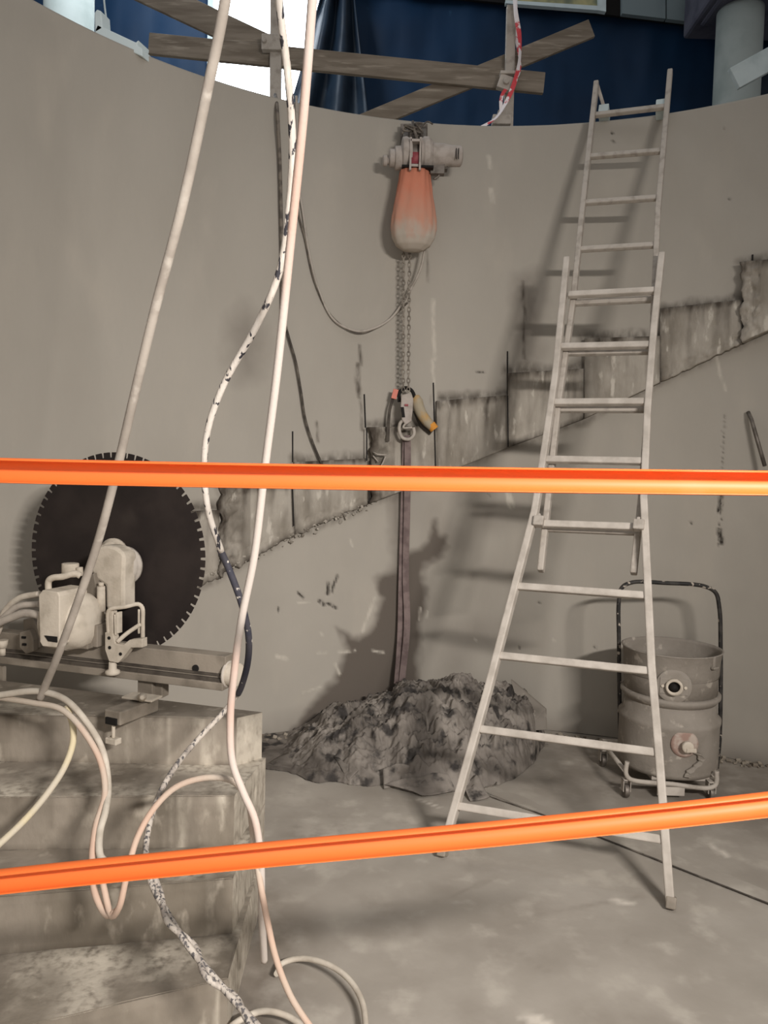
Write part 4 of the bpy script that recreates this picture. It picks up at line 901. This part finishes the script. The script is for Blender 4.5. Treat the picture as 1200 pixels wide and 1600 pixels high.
# ------------------------------------------------------------------ hanging hoses and cables in front
from mathutils.bvhtree import BVHTree
def cable(name, P, r, m, label, cat='cable'):
    mb = MB(); pts = spline([D(x, y, Y) for x, y, Y in P], .012); mb.tube(pts, r, 12); return tag(mb.build(name, m), label, cat)
cable('supply_hose', [(440, -700, 1.6), (372, -160, 1.75), (352, 0, 1.8), (322, 150, 1.85), (285, 320, 1.92), (243, 480, 2.0), (207, 630, 2.1), (180, 745, 2.2), (152, 850, 2.3), (118, 950, 2.4), (88, 1030, 2.5), (62, 1092, 2.58)], .0128, HOSEG, 'grey dusty hose slanting from the top edge down to the stair landing', 'hose')
cable('peeling_cable', [(400, -700, 1.6), (425, -160, 1.75), (436, 0, 1.8), (450, 120, 1.83), (457, 230, 1.87), (450, 340, 1.9), (440, 410, 1.93), (428, 450, 1.94), (395, 520, 1.97), (350, 600, 2.02), (325, 670, 2.06), (319, 735, 2.1), (326, 800, 2.15), (346, 862, 2.2)], .009, HOSEM, 'hose with white dust peeling off, looping left from the top edge')
cable('dark_cable', [(344, 858, 2.2), (362, 900, 2.22), (378, 945, 2.25), (388, 990, 2.3), (387, 1035, 2.38), (376, 1076, 2.46), (372, 1084, 2.48)], .0103, HOSED, 'dark cable curving past the right end of the saw rail')
cable('speckled_cable', [(372, 1084, 2.5), (350, 1112, 2.48), (312, 1152, 2.44), (280, 1190, 2.38), (252, 1235, 2.3), (233, 1290, 2.22), (228, 1335, 2.14), (236, 1378, 2.06), (262, 1428, 1.98), (292, 1475, 1.93), (330, 1522, 1.88), (372, 1570, 1.82), (410, 1612, 1.78), (450, 1670, 1.7)], .0088, HOSET, 'speckled cable running from the saw rail end over the steps to the bottom')
cable('twisted_cable', [(228, 1340, 2.11), (250, 1392, 2.04), (262, 1440, 1.95), (304, 1478, 1.95), (322, 1526, 1.86), (368, 1558, 1.85), (388, 1596, 1.79), (430, 1640, 1.74)], .0082, HOSET, 'dark streaked cable twisted around the speckled cable at bottom')
cable('pink_hose', [(540, -700, 1.45), (500, -160, 1.6), (488, 0, 1.65), (475, 170, 1.71), (456, 360, 1.79), (433, 580, 1.87), (414, 730, 1.93), (397, 870, 1.98), (377, 970, 2.02), (366, 1050, 2.05), (360, 1120, 2.08), (363, 1190, 2.08), (380, 1238, 2.07), (398, 1280, 2.06), (407, 1340, 2.06), (409, 1420, 2.1), (413, 1502, 2.2)], .0102, HOSEP, 'straight pinkish hose hanging from the top edge right of the others', 'hose')
cable('salmon_hose', [(160, 1378, 2.1), (175, 1432, 2.06), (186, 1418, 2.05), (198, 1368, 2.06), (214, 1310, 2.1), (240, 1264, 2.13), (275, 1230, 2.15), (325, 1215, 2.15), (366, 1222, 2.13), (388, 1255, 2.1), (396, 1310, 2.08), (405, 1370, 2.06), (418, 1440, 2.04), (432, 1500, 2.03), (456, 1560, 2.02), (490, 1612, 2.0), (520, 1660, 1.98)], .0088, HOSEP2, 'salmon hose arching over the steps between two hanging loops', 'hose')
cable('pale_hose', [(-60, 1096, 2.6), (0, 1086, 2.58), (60, 1080, 2.57), (100, 1092, 2.55), (135, 1128, 2.5), (160, 1172, 2.45), (169, 1225, 2.4), (164, 1270, 2.3), (156, 1300, 2.25), (158, 1340, 2.18), (172, 1350, 2.17)], .0108, HOSE, 'pale hose of the bundle draping from the left edge over the steps', 'hose')
cable('pale_hose', [(-60, 1082, 2.62), (0, 1090, 2.6), (50, 1098, 2.56), (95, 1108, 2.52), (130, 1142, 2.46), (157, 1190, 2.42), (164, 1240, 2.36), (150, 1290, 2.27), (144, 1345, 2.18), (150, 1400, 2.1), (168, 1430, 2.07), (182, 1424, 2.06)], .0098, HOSEP2, 'inner pale hose of the bundle hanging lowest down the steps', 'hose')
cable('yellow_hose', [(104, 1104, 2.55), (113, 1130, 2.52), (114, 1160, 2.49), (100, 1200, 2.44), (70, 1245, 2.38), (35, 1285, 2.3), (0, 1318, 2.24), (-50, 1360, 2.15)], .0104, HOSEY, 'yellowish hose curving down to the left edge across the steps', 'hose')
def fcable(name, P, r, m, label): 
    mb = MB(); mb.tube(spline([F(x, y, z) for x, y, z in P], .012), r, 12); return tag(mb.build(name, m), label, 'hose')
fcable('floor_hose', [(432, 1522, .02), (440, 1506, .02), (465, 1498, .03), (505, 1504, .05), (540, 1525, .05), (563, 1558, .04), (571, 1600, .03), (565, 1660, .02)], .0092, HOSE, 'pale hose coiled in an open loop on the floor at bottom')
fcable('floor_hose', [(340, 1625, .05), (370, 1597, .05), (410, 1580, .05), (450, 1588, .03), (480, 1612, .02), (500, 1650, .02)], .0092, HOSE, 'pale hose arching into the bottom edge left of the open floor loop')

# ------------------------------------------------------------------ orange barrier strips (half-pipe shaped)
def strip(P, label, rr, tw=0.0, open_=1.0):
    C = spline([D(x, y, Y) for x, y, Y in P], .03); n = len(C); k = 15; V3 = []
    prof = []
    for i in range(k):
        a = math.radians(-116+i*232/(k-1)); prof.append((math.cos(a), math.sin(a)))
    for off, sgn in ((0, 1), (.0012, -1)):
        for i, p in enumerate(C):
            t_ = C[min(i+1, n-1)]-C[max(i-1, 0)]; t_ /= np.linalg.norm(t_); up = ez-t_*np.dot(ez, t_); up /= np.linalg.norm(up); bk = np.cross(up, t_)
            if bk[1] < 0: bk = -bk
            f = i/(n-1); ro = tw+.06*math.sin(f*7)
            for (cx_, cz_) in prof:
                a = cx_*math.cos(ro)-cz_*math.sin(ro)*1; b_ = cx_*math.sin(ro)+cz_*math.cos(ro)
                r_ = rr-off*0+(.0012 if sgn > 0 else 0); V3.append(p+bk*a*r_*.95*open_+up*b_*r_)
    fs = []; m = n*k
    for i in range(n-1):
        for j in range(k-1):
            a = i*k+j; fs.append((a, a+1, a+k+1, a+k)); fs.append((m+a, m+a+k, m+a+k+1, m+a+1))
    sm = [True]*len(fs)
    for i in range(n-1):
        for j in (0, k-1): a = i*k+j; fs.append((a, a+k, m+a+k, m+a)); sm.append(False)
    for i in (0, n-1):
        for j in range(k-1): a = i*k+j; fs.append((a, a+1, m+a+1, m+a)); sm.append(False)
    mb = MB(); mb.add(V3, fs, sm); o = mb.build('barrier_strip', ORANGE); tag(o, label, 'barrier strip'); return o
strip([(-400, 722, 1.2), (0, 735, 1.2), (600, 747, 1.2), (1200, 755, 1.2), (1600, 758, 1.2)], 'upper orange barrier strip stretched level across the view', .0186, .1)
strip([(-400, 1427, 1.2), (0, 1378, 1.2), (400, 1337, 1.2), (800, 1300, 1.2), (1200, 1257, 1.2), (1600, 1206, 1.2)], 'lower orange barrier strip sloping up to the right', .0184, .17)
# crumbs along the foot of the wall
b = MB()
for k in range(90):
    x = random.choice([random.uniform(1125, 1230), random.uniform(850, 960), random.uniform(410, 470)]); yb = np.interp(x, [410, 480, 850, 960, 1130, 1230], [1152, 1150, 1148, 1158, 1186, 1198]); s = random.uniform(.006, .03)
    p = F(x, yb+random.uniform(0, 8)); b.box((p[0], p[1], s*.35), (s, s*.8, s*.7), np.array(Matrix.Rotation(random.uniform(0, 3), 3, Vector((random.random(), random.random(), 1)).normalized())))
tag(b.build('debris', RUB), 'loose crumbs and grit along the foot of the round wall', 'debris', kind='stuff')

# ------------------------------------------------------------------ groups of things of one kind
GROUPS = {'barrier_strip': 'orange barrier strips', 'saw_hose': 'hoses of the saw motor', 'floor_hose': 'hose loops on the floor', 'pale_hose': 'hose bundle over the steps',
          'timber_plank': 'boards of the guard rail', 'guard_post': 'posts of the guard rail', 'round_column': 'round columns of the upper level',
          'hoist_cable': 'cables looping to the hoist', 'wall_cable': 'cables hanging down the wall'}
for o in COL.objects:
    k = o.name.split('.')[0]
    if o.parent is None and k in GROUPS: o['group'] = GROUPS[k]
